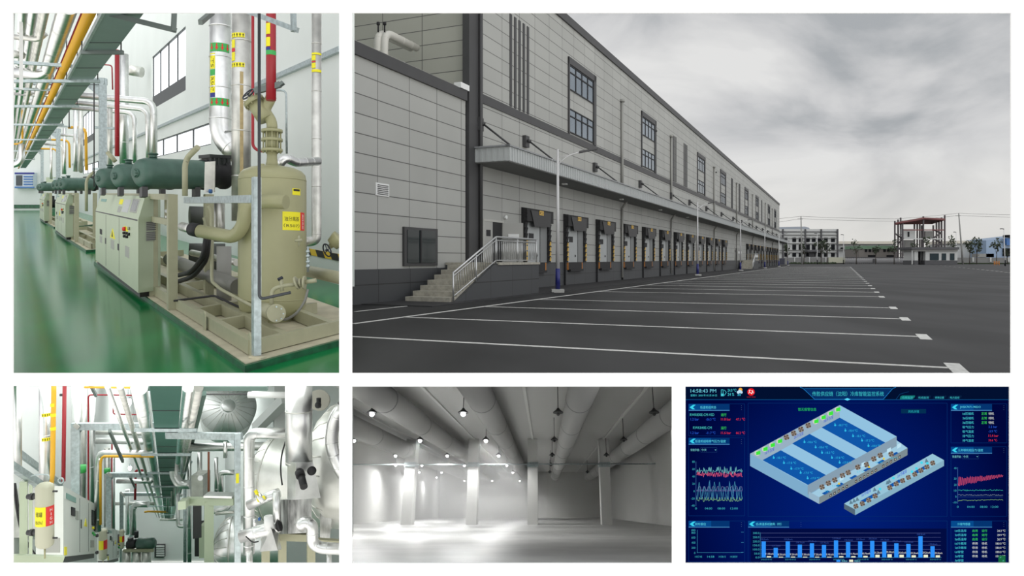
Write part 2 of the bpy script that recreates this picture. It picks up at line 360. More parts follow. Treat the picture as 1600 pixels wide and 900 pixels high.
# dock shelters
pad_m = mat('black_dock_pad', (.016, .016, .017), .65, vary=.5, scale=8)
door_m = mat('dock_door_panel', (.40, .42, .42), .5, vary=.05, scale=2)
door_d = mat('dock_door_side_panel', (.21, .22, .22), .5)
oran = mat('orange_bumper', lin(176, 112, 44), .5); yst = mat('yellow_guide_stripe', lin(226, 184, 84), .5)
def dock(u):
    t = thing('dock_shelter', E(u+1.6, FV, 0), 'x', 'dock shelter', 'loading dock shelters along the facade')
    q = MB(); q.prism([E(u, FV, 4.35), E(u, FV+.34, 4.3), E(u, FV+.34, 3.62), E(u, FV, 3.62)], EU*3.85); q.build('hood', pad_m, t)
    q = MB(); q.prism([E(u+.45, FV+.35, 4.2), E(u+3.4, FV+.35, 4.2), E(u+3.3, FV+.35, 3.4), E(u+.95, FV+.35, 3.35)], EV*.03)
    q.build('head_curtain', mat('black_curtain', (.022, .022, .024), .45), t)
    tg = MB(); tg.box(E, u+1.6, u+2.2, FV+.38, FV+.41, 4.0, 4.24); pt = tg.build('number_plate', yst, t)
    q = MB(); q.box(E, u+1.68, u+1.75, FV+.41, FV+.416, 4.05, 4.19); q.box(E, u+1.83, u+1.97, FV+.41, FV+.416, 4.05, 4.08); q.box(E, u+1.83, u+1.97, FV+.41, FV+.416, 4.15, 4.18); q.box(E, u+2.05, u+2.12, FV+.41, FV+.416, 4.05, 4.19); q.build('plate_lettering', lab_k, pt)
    for a in (u, u+3.45):
        q = MB(); q.box(E, a, a+.4, FV, FV+.18, 1.42, 3.62)
        for i in range(7): q.prism([E(a+.02, FV+.18, 1.45+i*.31), E(a+.02, FV+.24, 1.72+i*.31), E(a+.02, FV+.18, 1.75+i*.31)], EU*.36)
        sp = q.build('side_pad', pad_m, t)
        q = MB()
        for i in range(4): q.box(E, a+.16, a+.29, FV+.18, FV+.25, 1.5+i*.29, 1.72+i*.29)
        q.build('guide_stripe', yst, sp)
        MB().box(E, a+(.5 if a == u else -.3), a+(.62 if a == u else -.15), FV, FV+.12, .95, 1.4).build('bumper', oran, t)
    d = MB(); d.box(E, u+.4, u+2.4, FV+.02, FV+.07, 1.42, 3.65); dr = d.build('dock_door', door_m, t)
    q = MB(); q.box(E, u+.85, u+1.5, FV+.07, FV+.09, 2.65, 3.0); q.build('door_window', black, dr)
    q = MB(); q.box(E, u+1.9, u+2.05, FV+.07, FV+.1, 1.75, 1.87); q.build('door_handle', black, dr)
    MB().box(E, u+2.46, u+3.45, FV+.02, FV+.1, 1.42, 3.65).build('dock_door_leaf', door_d, t)
    q = MB(); q.box(E, u+.68, u+3.12, FV, FV+.12, .92, 1.4); q.box(E, u+.68, u+3.12, FV+.12, FV+.25, .84, .98); q.build('dock_leveller', black, t)
    q = MB(); q.box(E, u-.02, u+.08, FV+.05, FV+.16, 0, 1.42); q.build('plinth_joint', black, t)
    return t
ordn = ['first', 'second', 'third', 'fourth', 'fifth', 'sixth', 'seventh', 'eighth', 'ninth', 'tenth', 'eleventh', 'twelfth', 'thirteenth', 'fourteenth']
d0 = dock(35.6); d0['label'] = 'black dock shelter right beside the stair platform, first of the near run'
for k in range(1, 12): copy_tree(d0, EU*6.4*k, 'black padded dock shelter over white door, %s from the stair platform' % ordn[k])
for k in range(11): copy_tree(d0, EU*(99.4+6.4*k), 'small distant black dock shelter, %s beyond the second stair platform' % ordn[k])

# stair platform with rails
def railing(path, h, t, name='handrail', posts=None):
    pass
def platform(u):
    t = thing('stair_platform', E(u+6, FV+1.3, 0), 'x', 'stair platform', 'stair platforms at the docks')
    v1 = FV+2.5
    MB().box(E, u+3.8, u+8.3, FV+.05, v1, 0, 1.36).build('platform_block', tile_dark, t)
    MB().box(E, u+3.8, u+8.35, FV+.05, v1+.05, 1.36, 1.46).build('platform_slab', concrete, t)
    st = MB()
    for i in range(7): st.box(E, u+i*.54, u+3.8, FV+.45, v1-.15, i*.195, (i+1)*.195)
    st.build('steps', concrete, t)
    q = MB(); q.prism([E(u+.2, v1-.15, 0), E(u+3.8, v1-.15, 0), E(u+3.8, v1-.15, 1.42), E(u+3.6, v1-.15, 1.42)], EV*.15); q.build('stair_cheek', tile_dark, t)
    z0 = lambda a: 1.46 if a >= u+3.8 else max(.1, (a-u)/3.8*1.4)
    v = v1-.08
    q = MB(); q.tube([E(u+.15, v, 1.1), E(u+3.8, v, 2.52), E(u+8.2, v, 2.52), E(u+8.2, FV+.6, 2.52)], .04, n=8, bend=.1)
    q.tube([E(u+.15, v, .98), E(u+3.8, v, 2.38), E(u+8.2, v, 2.38), E(u+8.2, FV+.6, 2.38)], .025, n=8, bend=.1)
    q.tube([E(u+.2, v, .25), E(u+3.8, v, 1.55), E(u+8.2, v, 1.55), E(u+8.2, FV+.6, 1.55)], .025, n=8, bend=.1); q.build('handrail', steel_w, t)
    for a in (u+.15, u+2, u+3.8, u+6, u+8.2): MB().cyl(E(a, v, z0(a)-.1), E(a, v, z0(a)+1.04), .035, n=8).build('rail_post', steel_w, t)
    q = MB()
    for i in range(42):
        a = u+.35+i*.19
        if a < u+8.1: b0 = .3+(a-u)/3.8*1.3 if a < u+3.8 else 1.55; b1 = 1.0+(a-u-.1)/3.8*1.4 if a < u+3.8 else 2.38; q.cyl(E(a, v, b0), E(a, v, min(b1, 2.4)), .012, n=5)
    for i in range(9): q.cyl(E(u+8.2, FV+.7+i*.2, 1.55), E(u+8.2, FV+.7+i*.2, 2.38), .012, n=5)
    q.build('baluster', steel_w, t)
    return t
pf = platform(23.6); pf['label'] = 'concrete stair and platform with steel handrails beside the dark pilaster'
copy_tree(pf, EU*99, 'far small stair platform with handrails halfway along the docks')
def entrance(u):
    t = thing('entrance_door', E(u+1.2, FV, 1.42), 'x', 'door', 'entrance doors above the stair platforms')
    q = MB(); q.box(E, u, u+.1, FV, FV+.08, 1.42, 3.4); q.box(E, u+2.2, u+2.3, FV, FV+.08, 1.42, 3.4); q.box(E, u, u+2.3, FV, FV+.08, 3.4, 3.5); q.build('door_frame', mat('grey_door_frame', (.45, .45, .42), .5), t)
    l1 = MB().box(E, u+.1, u+1.05, FV+.0, FV+.06, 1.46, 3.4).build('door_leaf', mat('grey_door_leaf', (.38, .38, .36), .5), t)
    MB().box(E, u+.35, u+.8, FV+.06, FV+.075, 2.7, 3.0).build('leaf_window', black, l1)
    MB().box(E, u+1.05, u+2.2, FV, FV+.03, 1.46, 3.4).build('door_gap', black, t)
    l2 = MB().hexa([E(u+2.2, FV+.05, 1.46), E(u+2.7, FV+.95, 1.46), E(u+2.74, FV+.93, 1.46), E(u+2.24, FV+.03, 1.46), E(u+2.2, FV+.05, 3.4), E(u+2.7, FV+.95, 3.4), E(u+2.74, FV+.93, 3.4), E(u+2.24, FV+.03, 3.4)]).build('door_leaf', mat('grey_door_leaf', (.38, .38, .36), .5), t, label='door leaf standing open')
    MB().hexa([E(u+2.32, FV+.30, 2.5), E(u+2.58, FV+.77, 2.5), E(u+2.57, FV+.79, 2.5), E(u+2.31, FV+.32, 2.5), E(u+2.32, FV+.30, 2.85), E(u+2.58, FV+.77, 2.85), E(u+2.57, FV+.79, 2.85), E(u+2.31, FV+.32, 2.85)]).build('leaf_plate', white_m, l2)
    MB().cyl(E(u+2.5, FV, 3.7), E(u+2.5, FV+.15, 3.7), .1, n=8).build('door_lamp', white_m, t)
    return t
en = entrance(30.95); en['label'] = 'grey double door, one leaf ajar, at the top of the near stairs'
copy_tree(en, EU*88.5, 'tiny far entrance door beside the second stair platform')

# street lamps
def street_lamp(u0, Y, h, label):
    b = V((u0, Y, 0)); t = thing('street_lamp', b, label, 'street lamp', 'street lamps along the docks')
    pole_w = mat('white_pole', (.60, .60, .60), .4); pole_b = mat('blue_pole_base', lin(34, 40, 110), .4)
    MB().prism([b+V(p) for p in ((-.3, -.3, 0), (.3, -.3, 0), (.3, .3, 0), (-.3, .3, 0))], (0, 0, .16)).build('footing', mat('pale_concrete', (.42, .42, .4), .8), t)
    MB().cyl(b+V((0, 0, .16)), b+V((0, 0, 1.15)), .12, .11, n=14).build('pole_base', pole_b, t)
    MB().cyl(b+V((0, 0, 1.15)), b+V((0, 0, h)), .10, .05, n=14).build('pole', pole_w, t)
    q = MB(); q.tube([b+V((0, 0, h-.75)), b+V((.5, .1, h-.3)), b+V((1.15, .2, h-.1))], .03, n=8, bend=.3)
    q.tube([b+V((0, 0, h-.35)), b+V((.35, .05, h-.35)), b+V((.6, .1, h-.25))], .014, n=6)
    q.torus(b+V((-.08, 0, h-.6)), V((0, 1, 0)), .2, .013, n=18, m=5); q.build('lamp_arm', pole_w, t)
    q = MB(); q.hexa([b+V(p) for p in ((1.05, .1, h-.17), (1.95, .3, h+.03), (1.95, .5, h+.03), (1.05, .32, h-.17), (1.05, .1, h-.07), (1.95, .3, h+.1), (1.95, .5, h+.1), (1.05, .32, h-.07))]); q.build('lamp_head', dark_trim, t)
    return t
street_lamp(2.2, 35.4, 6.9, 'nearest white street lamp with blue base, in front of the first docks')
for k, (px, Y) in enumerate([(1090, 70.8), (1157, 101), (1195, 130), (1217, 158), (1231, 186)]):
    street_lamp((px-800)/1150*Y, Y, 7.1, '%s street lamp down the dock side from the nearest one' % ordn[k+1].replace('second', 'second'))
# ------------------------------------------------------------ beyond the yard
def fbox(q, px0, px1, py0, py1, Y, dp):       # an upright block facing the yard entrance, as wide as the photo shows it at its distance
    a, b = at(px0, py1, Y), at(px1, py0, Y); z0 = max(a.z, 0)
    return q.hexa([(a.x, Y, z0), (b.x, Y, z0), (b.x, Y+dp, z0), (a.x, Y+dp, z0), (a.x, Y, b.z), (b.x, Y, b.z), (b.x, Y+dp, b.z), (a.x, Y+dp, b.z)])
far_white = mat('far_white_render', (.50, .51, .50), .7); far_grey = mat('far_grey_wall', (.20, .20, .195), .8); far_dark = mat('far_dark_opening', (.014, .015, .017), .9, spec=.05)
far_beam = mat('far_grey_column', (.075, .075, .08), .7)
YB = 262
t = thing('office_building', at(1262, 412, YB), 'unfinished white three-storey building with dark window holes at the end of the docks', 'building')
q = MB(); fbox(q, 1214, 1310, 358, 412, YB, 14); q.build('wall', far_white, t)
for r, (y0, y1) in enumerate(((371, 378), (382, 391), (395, 401))):
    for px in (1226, 1238.5, 1248.5, 1260, 1269, 1277.5, 1288, 1299):
        q = MB(); fbox(q, px, px+5.5, y0, y1, YB-.25, .3); q.build('window_opening', far_dark, t)
for y in (361.5, 366.5, 371.5, 380, 390.5, 394):
    q = MB(); fbox(q, 1214, 1310, y, y+1.0, YB-.4, .45); q.build('floor_beam', far_beam if y < 363 else far_grey, t)
for px in (1223, 1258, 1283, 1308.5):
    q = MB(); fbox(q, px, px+1.7, 358, 412, YB-.6, .6); q.build('column', far_beam, t)
q = MB(); fbox(q, 1262, 1284, 391, 393.5, YB-3, 3); fbox(q, 1264, 1273, 394, 401, YB-.5, .5); q.build('porch', far_beam, t)
t = thing('workshop_shed', at(1240, 412, 300), 'blue-grey curved roof shed behind the unfinished building', 'building')
q = MB(); a, b = at(1212, 412, 300), at(1267, 354, 300)
q.prism([V((a.x, 300, 0)), V((b.x, 300, 0)), V((b.x, 300, b.z-2)), V((b.x-.7, 300, b.z-.5)), V((b.x-2.5, 300, b.z)), V((a.x, 300, b.z-.3))], (0, 20, 0)); q.build('shed_body', mat('blue_grey_sheet', (.30, .33, .38), .5), t)
t = thing('long_shed', at(1330, 412, 320), 'long low white shed with cream roof behind the gate', 'building')
q = MB(); fbox(q, 1309, 1398, 381, 412, 320, 20); q.build('wall', far_white, t)
q = MB(); fbox(q, 1309, 1398, 377, 381, 319, 22); q.build('roof', mat('cream_roof', (.62, .58, .50), .7), t)
q = MB(); fbox(q, 1309, 1342, 389.5, 390.5, 318.5, 1); fbox(q, 1309, 1398, 381, 381.6, 318.5, 1); q.build('gutter', far_grey, t)
for px in (1316, 1331): q = MB(); fbox(q, px, px+3, 386.5, 389, 318, 1.5); q.build('wall_unit', far_dark, t)
t = thing('green_band_building', at(1375, 412, 285), 'brown low building with a green band and square windows behind the sliding gate', 'building')
q = MB(); fbox(q, 1342, 1402, 389, 412, 285, 12); q.build('wall', mat('brown_brick', (.20, .185, .17), .8), t)
q = MB(); fbox(q, 1342, 1402, 384, 389, 284.7, 12); q.build('band', mat('green_band', (.16, .26, .17), .6), t)
for px in (1352, 1358, 1364, 1370.5, 1381, 1387, 1393): q = MB(); fbox(q, px, px+3.2, 389.5, 393.5, 284.6, .5); q.build('window_opening', far_dark, t)
for px in (1357, 1386): q = MB(); fbox(q, px, px+11, 398.5, 401.5, 284.6, .5); q.build('door_opening', far_dark, t)
# walls, gate and fence
t = thing('boundary_wall', at(1280, 411, 250), 'low grey boundary wall with a hedge at its foot, beside the end of the docks', 'wall')
q = MB(); fbox(q, 1228, 1320, 402.5, 412.4, 250, .5); q.build('masonry', far_grey, t)
for px in (1241, 1264, 1290): q = MB(); fbox(q, px, px+1.4, 401.5, 412.4, 249.8, .3); q.build('pier', far_white, t)
q = MB(); fbox(q, 1295, 1320.5, 402.2, 411, 249.5, .3); q.build('sheet_gate', mat('cream_gate_sheet', (.46, .46, .36), .7), t)
q = MB()
for i in range(120):
    x = random.uniform(1232, 1306); p = at(x, 412.4, 248.6); p.z = random.uniform(0, .3); q.ball(p, random.uniform(.25, .5), 3)
q.build('hedge', mat('dark_hedge', (.03, .045, .022), .9), t)
t = thing('sliding_gate', at(1373, 412, 248), 'long folding metal gate of crossed bars across the yard exit', 'gate')
q = MB()
for i in range(72):
    px = 1321+i*1.46; a, b = at(px, 412.4, 248), at(px+1.46, 402.4, 248); a.z = 0
    for p, r in (((a.x, a.z), (b.x, b.z)), ((b.x, a.z), (a.x, b.z))): q.cyl((p[0], 248, p[1]), (r[0], 248, r[1]), .05, n=4)
    q.cyl((a.x, 248, 0), (a.x, 248, b.z), .05, n=4)
q.build('gate_lattice', mat('gate_metal', (.36, .36, .37), .5), t)
q = MB(); a, b = at(1320, 402.3, 248), at(1426, 402.3, 248); q.cyl(a, b, .12, n=5); q.cyl((a.x, 248, .35), (b.x, 248, .35), .1, n=5); q.build('gate_rail', far_beam, t)
q = MB(); fbox(q, 1364.5, 1369.5, 404.5, 411, 247.6, .6); q.build('drive_unit', far_beam, t)
t = thing('perimeter_wall', at(1540, 411, 245), 'low grey wall with pale piers to the right of the guard house', 'wall')
q = MB(); fbox(q, 1496, 1600, 402.5, 412.5, 245, .5); q.build('masonry', far_grey, t)
for px in (1519.5, 1547, 1575): q = MB(); fbox(q, px, px+2.4, 402, 409, 244.7, .3); q.build('pier', far_white, t)
q = MB(); fbox(q, 1496, 1600, 410.8, 412.5, 244, 1); q.build('planting', mat('dark_hedge', (.03, .045, .022), .9), t)
# guard house
t = thing('guard_house', at(1462, 412, 215), 'small white guard house with a flat dark roof beside the gate', 'building')
YG = 215
q = MB(); fbox(q, 1446, 1496, 392, 408, YG, 6); fbox(q, 1429, 1434.5, 391, 408, YG, 6); q.build('wall', far_white, t)
q = MB(); fbox(q, 1445, 1496, 407, 413.6, YG-.15, 6.2); fbox(q, 1428.5, 1434.8, 407, 413.6, YG-.15, 6.2); q.build('plinth', far_beam, t)
q = MB(); fbox(q, 1424.5, 1499, 386.2, 389.8, YG-1.2, 8.6); q.build('roof', far_beam, t)
q = MB(); fbox(q, 1427, 1497, 389.8, 392.6, YG-.5, 7); q.build('roof_band', mat('far_pale_grey', (.32, .32, .31), .7), t)
for a, b, c, d in ((1453.5, 1467, 396, 406.5), (1472, 1478.5, 396, 406.5), (1485, 1491.5, 396, 406.5)):
    q = MB(); fbox(q, a, b, c, d, YG-.2, .3); q.build('window_opening', mat('far_blue_glass', (.02, .035, .042), .5, spec=.2), t)
q = MB(); fbox(q, 1436, 1446, 392, 413, YG+3, .3); q.build('doorway', far_dark, t)
for px in (1438, 1441.5): q = MB(); fbox(q, px, px+.4, 393, 413, YG+1, .3); q.build('post', far_beam, t)
q = MB(); fbox(q, 1425, 1426.2, 391, 413, YG-.8, .3); q.build('gate_post', far_white, t)
# steel frame tower under construction
t = thing('steel_frame_tower', at(1438, 410, 262), 'tall open steel building frame with rusty red roof trusses behind the guard house', 'structure')
fr_m = mat('frame_steel', (.085, .075, .08), .7); rust = mat('rusty_red_truss', (.16, .055, .055), .7)
for k, (px, y0, Y) in enumerate([(1398, 345, 262), (1403, 343, 268), (1407, 340, 276), (1410, 345, 262), (1442.5, 338, 262), (1476, 336, 262), (1428.5, 350, 276), (1433, 350, 278), (1437, 350, 270), (1440, 352, 280), (1458, 352, 278), (1463, 348, 274), (1467, 345, 270), (1471, 340, 266)]):
    q = MB(); fbox(q, px, px+1.6, y0, 412, Y, .5); q.build('column', fr_m, t)
q = MB()
a, b, c, d = at(1399, 349.5, 262), at(1442, 341.5, 262), at(1475, 343, 262), at(1457, 348.5, 285); e_ = at(1408, 349, 282)
q.prism([a, b, c, d, e_], (0, 0, .25)); q.build('roof_deck', rust, t)
q = MB()
for p, r in ((a, b), (b, c), (c, d), (d, e_), (e_, a)): q.cyl(p, r, .45, n=5)
q.build('roof_beam', rust, t)
for y, m_ in ((372.5, far_white), (358.5, rust), (388, far_white)):
    q = MB(); fbox(q, 1412, 1477, y, y+1.5, 262.2, .6); q.build('floor_beam', m_, t)
q = MB(); fbox(q, 1412, 1430, 358, 373, 264, 2); q.build('infill_wall', far_white, t)
q = MB(); fbox(q, 1419, 1421, 362, 370, 263.7, .4); q.build('infill_opening', far_dark, t)
q = MB(); fbox(q, 1446, 1458, 361, 373, 268, 2); q.build('infill_wall', mat('far_mid_grey', (.27, .27, .26), .8), t)
q = MB(); fbox(q, 1414, 1428, 375, 400, 270, 2); q.build('infill_wall', mat('far_mid_grey', (.27, .27, .26), .8), t)
for p, r in (((1459, 359), (1470, 364)), ((1470, 364), (1458, 372)), ((1456, 372), (1471, 379)), ((1471, 379), (1461, 386)), ((1404, 380), (1412, 372)), ((1399, 365), (1409, 372))):
    q = MB(); q.cyl(at(p[0], p[1], 263), at(r[0], r[1], 263), .3, n=5); q.build('stair_flight', fr_m, t)
for y in (366, 374, 381, 389, 396):
    q = MB(); fbox(q, 1398, 1411, y, y+.9, 262.2, .4); q.build('side_brace', fr_m, t)
# sheds on the right
t = thing('cream_shed', at(1520, 412, 300), 'white shed with cream roof between the utility pole and the blue shed', 'building')
q = MB(); fbox(q, 1494, 1544, 381, 412, 300, 20); q.build('wall', far_white, t)
q = MB(); fbox(q, 1494, 1539, 376, 380.5, 299, 22); q.build('roof', mat('cream_roof', (.62, .58, .50), .7), t)
q = MB(); fbox(q, 1528, 1553, 396.5, 402, 290, 4); q.build('annex', mat('far_mid_grey', (.27, .27, .26), .8), t)
t = thing('blue_shed', at(1570, 412, 290), 'pale blue sheet-metal shed at the right edge with a bright blue panel', 'building')
q = MB(); a, b = at(1541, 412, 290), at(1625, 370, 290); q.prism([V((a.x, 290, 0)), V((b.x, 290, 0)), V((b.x, 290, b.z+1)), V((a.x, 290, b.z-1.4))], (0, 20, 0)); q.build('shed_body', mat('pale_blue_sheet', (.25, .34, .47), .5), t)
q = MB(); fbox(q, 1573, 1600, 372, 383, 288, 1); q.build('blue_panel', mat('bright_blue_panel', (.03, .12, .34), .5), t)
q = MB(); fbox(q, 1575, 1600, 367, 371, 287, 3); fbox(q, 1568, 1600, 388, 400, 289.4, .6); q.build('dark_window', far_dark, t)
# poles, wires
for k, (px, py, px2, Y, lb) in enumerate(((1251.5, 338, 1253, 225, 'thin concrete utility pole in front of the unfinished building'), (1498, 333, 1504.5, 225, 'leaning concrete utility pole to the right of the guard house'))):
    b0, tp = at(px2, 412, Y), at(px, py, Y); b0.z = 0
    t = thing('utility_pole', b0, lb, 'utility pole', None); MB().cyl(b0, tp, .28, .16, n=8).build('pole', mat('pole_concrete', (.25, .25, .24), .8), t)
    MB().cyl(tp-V((1.0, 0, .8)), tp+V((.5, 0, -.8)), .08, n=5).build('crossarm', far_beam, t)
q = MB()
for dy in (0, 6):
    P = [at(1205, 343+dy, 215)]
    for (xa, ya), (xb, yb) in (((1251.5, 338), (1398, 342)), ((1398, 342), (1498, 333)), ((1498, 333), (1620, 336))):
        for i in range(9): s_ = i/8; P.append(at(xa+(xb-xa)*s_, ya+dy*.6+(yb-ya)*s_+1.6*4*s_*(1-s_)*.5, 225))
    q.tube(P, .035, n=4)
tag(q.build('overhead_wire', black), 'thin black overhead wires sagging between the utility poles', 'wire')
for px, y0, Y, lb in ((1277, 365, 235, 'white street lamp in front of the unfinished building windows'), (1318, 367, 245, 'thin street lamp by the cream sheet gate'), (1494, 363, 245, 'thin street lamp just left of the leaning pole'), (1568.5, 358, 175, 'street lamp at the right edge, taller than the trees')):
    b0, tp = at(px+2 if px > 1500 else px, 412, Y), at(px, y0, Y); b0.z = 0
    t = thing('street_lamp', b0, lb, 'street lamp', 'far street lamps'); MB().cyl(b0, tp, .13, .07, n=6).build('pole', mat('white_pole', (.6, .6, .6), .4), t)
    MB().tube([tp, tp+V((-.5, 0, .1)), tp+V((-.9, 0, .05))], .12, n=5).build('lamp_head', far_beam, t)
    MB().cyl(b0, b0+V((0, 0, 1.4)), .15, n=6).build('pole_base', far_dark, t)
# container and crate at the end of the docks
q = MB(); fbox(q, 1216, 1226, 403.5, 418, 222, 3); tag(q.build('waste_container', mat('navy_container', (.02, .022, .04), .5)), 'dark square container at the far end of the docks', 'container')
q = MB(); fbox(q, 1226.5, 1232, 403, 418, 226, 3); tag(q.build('storage_box', far_grey), 'grey box beside the dark container at the end of the docks', 'box')
t = thing('traffic_barrier', at(1557, 414, 195), 'small orange barrier on the road near the right edge', 'barrier')
q = MB()
for px in (1553.5, 1557, 1561): fbox(q, px, px+.8, 408, 414.4, 195, .2)
q.build('stand', oran, t); q = MB(); fbox(q, 1553, 1562, 409, 410, 194.8, .1); fbox(q, 1553, 1562, 411.3, 412.2, 194.8, .1); q.build('rail', oran, t)
# trees
leaf = mat('far_tree_leaves', (.045, .06, .035), .9, vary=.4, scale=1); bark = mat('far_tree_bark', (.07, .06, .05), .9)
def tree(px, top, Y, wpx, label, n=90, clumps=5):
    b0 = at(px, 412, Y); b0.z = 0; tp = at(px, top, Y); h = tp.z; wd = wpx/1150*Y/2
    t = thing('street_tree', b0, label, 'tree', 'street trees along the boundary')
    q = MB(); q.cyl(b0, b0+V((.1, 0, h*.55)), .16, .08, n=6)
    cl = []
    for i in range(clumps):
        an = random.uniform(0, 6.28); c = b0+V((cos(an)*wd*random.uniform(.3, .85), sin(an)*wd*.6, h*random.uniform(.55, .92))); cl.append(c); q.cyl(b0+V((.05, 0, h*.42)), c, .07, .03, n=4)
    q.build('trunk', bark, t)
    q = MB()
    for i in range(n):
        c = random.choice(cl)+V((random.gauss(0, wd*.28), random.gauss(0, wd*.28), random.gauss(0, h*.07))); s_ = random.uniform(.22, .48)
        d = V((random.uniform(-1, 1), random.uniform(-1, 1), random.uniform(-1, 1))).normalized(); e1 = d.orthogonal().normalized()*s_; e2 = d.cross(e1)
        q.prism([c-e1, c-e2*.6, c+e1, c+e2*.6], d*.04)
    q.build('leaves', leaf, t)
tree(1230, 376, 235, 14, 'street tree half hidden at the end of the canopy'); tree(1256, 378, 238, 12, 'thin street tree right behind the first utility pole')
tree(1283, 375, 238, 16, 'bushy street tree right of the white lamp, against the unfinished building'); tree(1292, 372, 240, 15, 'taller street tree near the corner of the unfinished building')
tree(1338, 374, 242, 16, 'sparse street tree in front of the long white shed', n=50); tree(1368, 380, 242, 12, 'small street tree above the gate drive unit', n=60)
tree(1397, 375, 242, 13, 'street tree at the left foot of the steel frame'); tree(1428, 375, 240, 10, 'street tree showing above the left of the guard house roof')
tree(1452, 371, 240, 16, 'rounded street tree above the middle of the guard house roof'); tree(1488, 370, 240, 16, 'street tree above the right end of the guard house roof')
tree(1515, 374, 238, 16, 'left one of two dense trees right of the leaning pole', n=130); tree(1526, 371, 236, 15, 'right one of two dense trees right of the leaning pole', n=130)
tree(1557, 375, 238, 18, 'loose tree in front of the blue shed', n=110); tree(1574, 388, 238, 8, 'small bush-like tree at the right edge', n=50)
# ============================================================ THE PUMP HALL WITH THE GREEN FLOOR (upper left)
def TF(x, Y, z): return V((-.6852*Y+x, Y, EYE+.0913*Y+z))        # x to the right of the aisle line, Y away, z above eye level; the aisle climbs gently
def T(a, b, z): return TF(a, b+.83*(a-3), z)
EXT = (T(1, 0, 0)-T(0, 0, 0)).normalized()                        # across the skids
EYT = (TF(0, 1, 0)-TF(0, 0, 0)).normalized()
def PX(pts, r, Y=None, **k):                                      # tube through points measured on the photo at distance Y
    q = k.pop('mb', None) or MB(); Q = [at(p[0], p[1], p[2] if len(p) > 2 else Y) for p in pts]; yy = Y or pts[0][2]
    q.tube(Q, r*yy/FP, **k); return q
def pipe(name, pts, r, Y, m, label, group=None, cat='pipe', **k):
    k.setdefault('n', 14)
    return tag(PX(pts, r, Y, **k).build(name, m), label, cat, group)
hall_w = mat('hall_white_wall', (.66, .70, .68), .6, vary=.03, scale=.5)
epoxy = mat('green_epoxy_floor', lin(6, 116, 60), .15, vary=.3, scale=.9, spec=.12, detail=6, stretch=(1.6, .5, 1), bump=.02)
cream = mat('cream_plinth_top', lin(190, 184, 160), .7, vary=.15, scale=4)
plinth_g = mat('green_plinth_side', lin(18, 92, 58), .35, vary=.5, scale=5)
FZ, PZ = -2.4, -2.3
area_light('hall_fill_light', TF(0, 30, 13.5), TF(0, 75, 19), TF(7, 30, 13.5), 1500, (.95, 1, .98))  # fill light added overhead out of view to brighten the hall
g = MB(); g.face([TF(-.75, 9.1, FZ), TF(4.1, 9.1, FZ), TF(8.56, 18.7, FZ), TF(8.56, 97, FZ), TF(-7, 97, FZ)]); structure('floor', g, epoxy)
g = MB(); g.prism([TF(-7, 97, FZ), TF(8.9, 97, FZ), TF(8.9, 97, 26), TF(-7, 97, 26)], (0, .3, 0)); structure('wall_back', g, hall_w)
g = MB()
def rw(y0, y1, z0, z1): g.prism([TF(8.56, y0, z0), TF(8.56, y1, z0), TF(8.56, y1, z1), TF(8.56, y0, z1)], (.25, .0, 0))
WIN = [(35.4, 43.7, 4.9, 8.0), (73, 84, 5.2, 8.6)]; WLO = [(31, 44.2, 2.0, 2.95), (66, 84, 2.0, 2.95)]
ys = [18.7, 31, 35.4, 43.7, 44.2, 66, 73, 84, 97]
for a, b in zip(ys, ys[1:]):
    holes = [(z0, z1) for y0, y1, z0, z1 in WLO+WIN if y0 <= a and b <= y1]; z = FZ
    for z0, z1 in sorted(holes): rw(a, b, z, z0); z = z1
    rw(a, b, z, 26)
structure('wall_right', g, hall_w)
pane_m = mat('glowing_window_pane', (.8, .85, .9), .5, emit=(.93, .97, 1), es=.95)  # panes glow by emission in place of daylight from outside
sash = mat('dark_window_sash', (.05, .055, .06), .5)
for k, (y0, y1, z0, z1) in enumerate(WIN+WLO):
    g = MB(); g.prism([TF(8.7, y0, z0), TF(8.7, y1, z0), TF(8.7, y1, z1), TF(8.7, y0, z1)], (.02, 0, 0)); wn = g.build('window_%d' % (k+1), pane_m, kind='structure')
    q = MB(); n = 4
    for i in range(n+1): Yi = y0+(y1-y0)*i/n; q.beam(TF(8.66, Yi, z0), TF(8.66, Yi, z1), .06, .07, EYT)
    q.beam(TF(8.66, y0, z0), TF(8.66, y1, z0), .08, .1); q.beam(TF(8.66, y0, z1), TF(8.66, y1, z1), .08, .1)
    if k < 2: q.beam(TF(8.66, y0, z0+.35), TF(8.66, y1, z0+.35), .1, .75)
    q.build('window_frame', sash, wn)
q = MB()
for y0, y1 in ((18.8, 97),): q.beam(TF(8.5, y0, 2.95+.7), TF(8.5, y1, 3.65), .12, .14)
tag(q.build('cable_tray', galv), 'long galvanised cable tray fixed along the white window wall', 'cable tray')
tape_y = mat('yellow_black_tape', lin(226, 190, 40), .5)
q = MB()
for i in range(9): a = 18.9+i*.9; q.prism([TF(8.54, a, -1.78), TF(8.54, a+.45, -1.78), TF(8.54, a+.6, -1.6), TF(8.54, a+.15, -1.6)], (-.015, 0, 0))
st = MB(); st.prism([TF(8.55, 18.8, -1.78), TF(8.55, 28, -1.78), TF(8.55, 28, -1.6), TF(8.55, 18.8, -1.6)], (-.008, 0, 0)); st = st.build('trim_1', tape_y, kind='structure'); q.build('tape_stripes', lab_k, st)
q = MB(); q.beam(TF(-7, 96.9, FZ+.5), TF(8, 96.9, FZ+.5), .05, .45); q.build('baseboard_back', plinth_g, kind='structure')

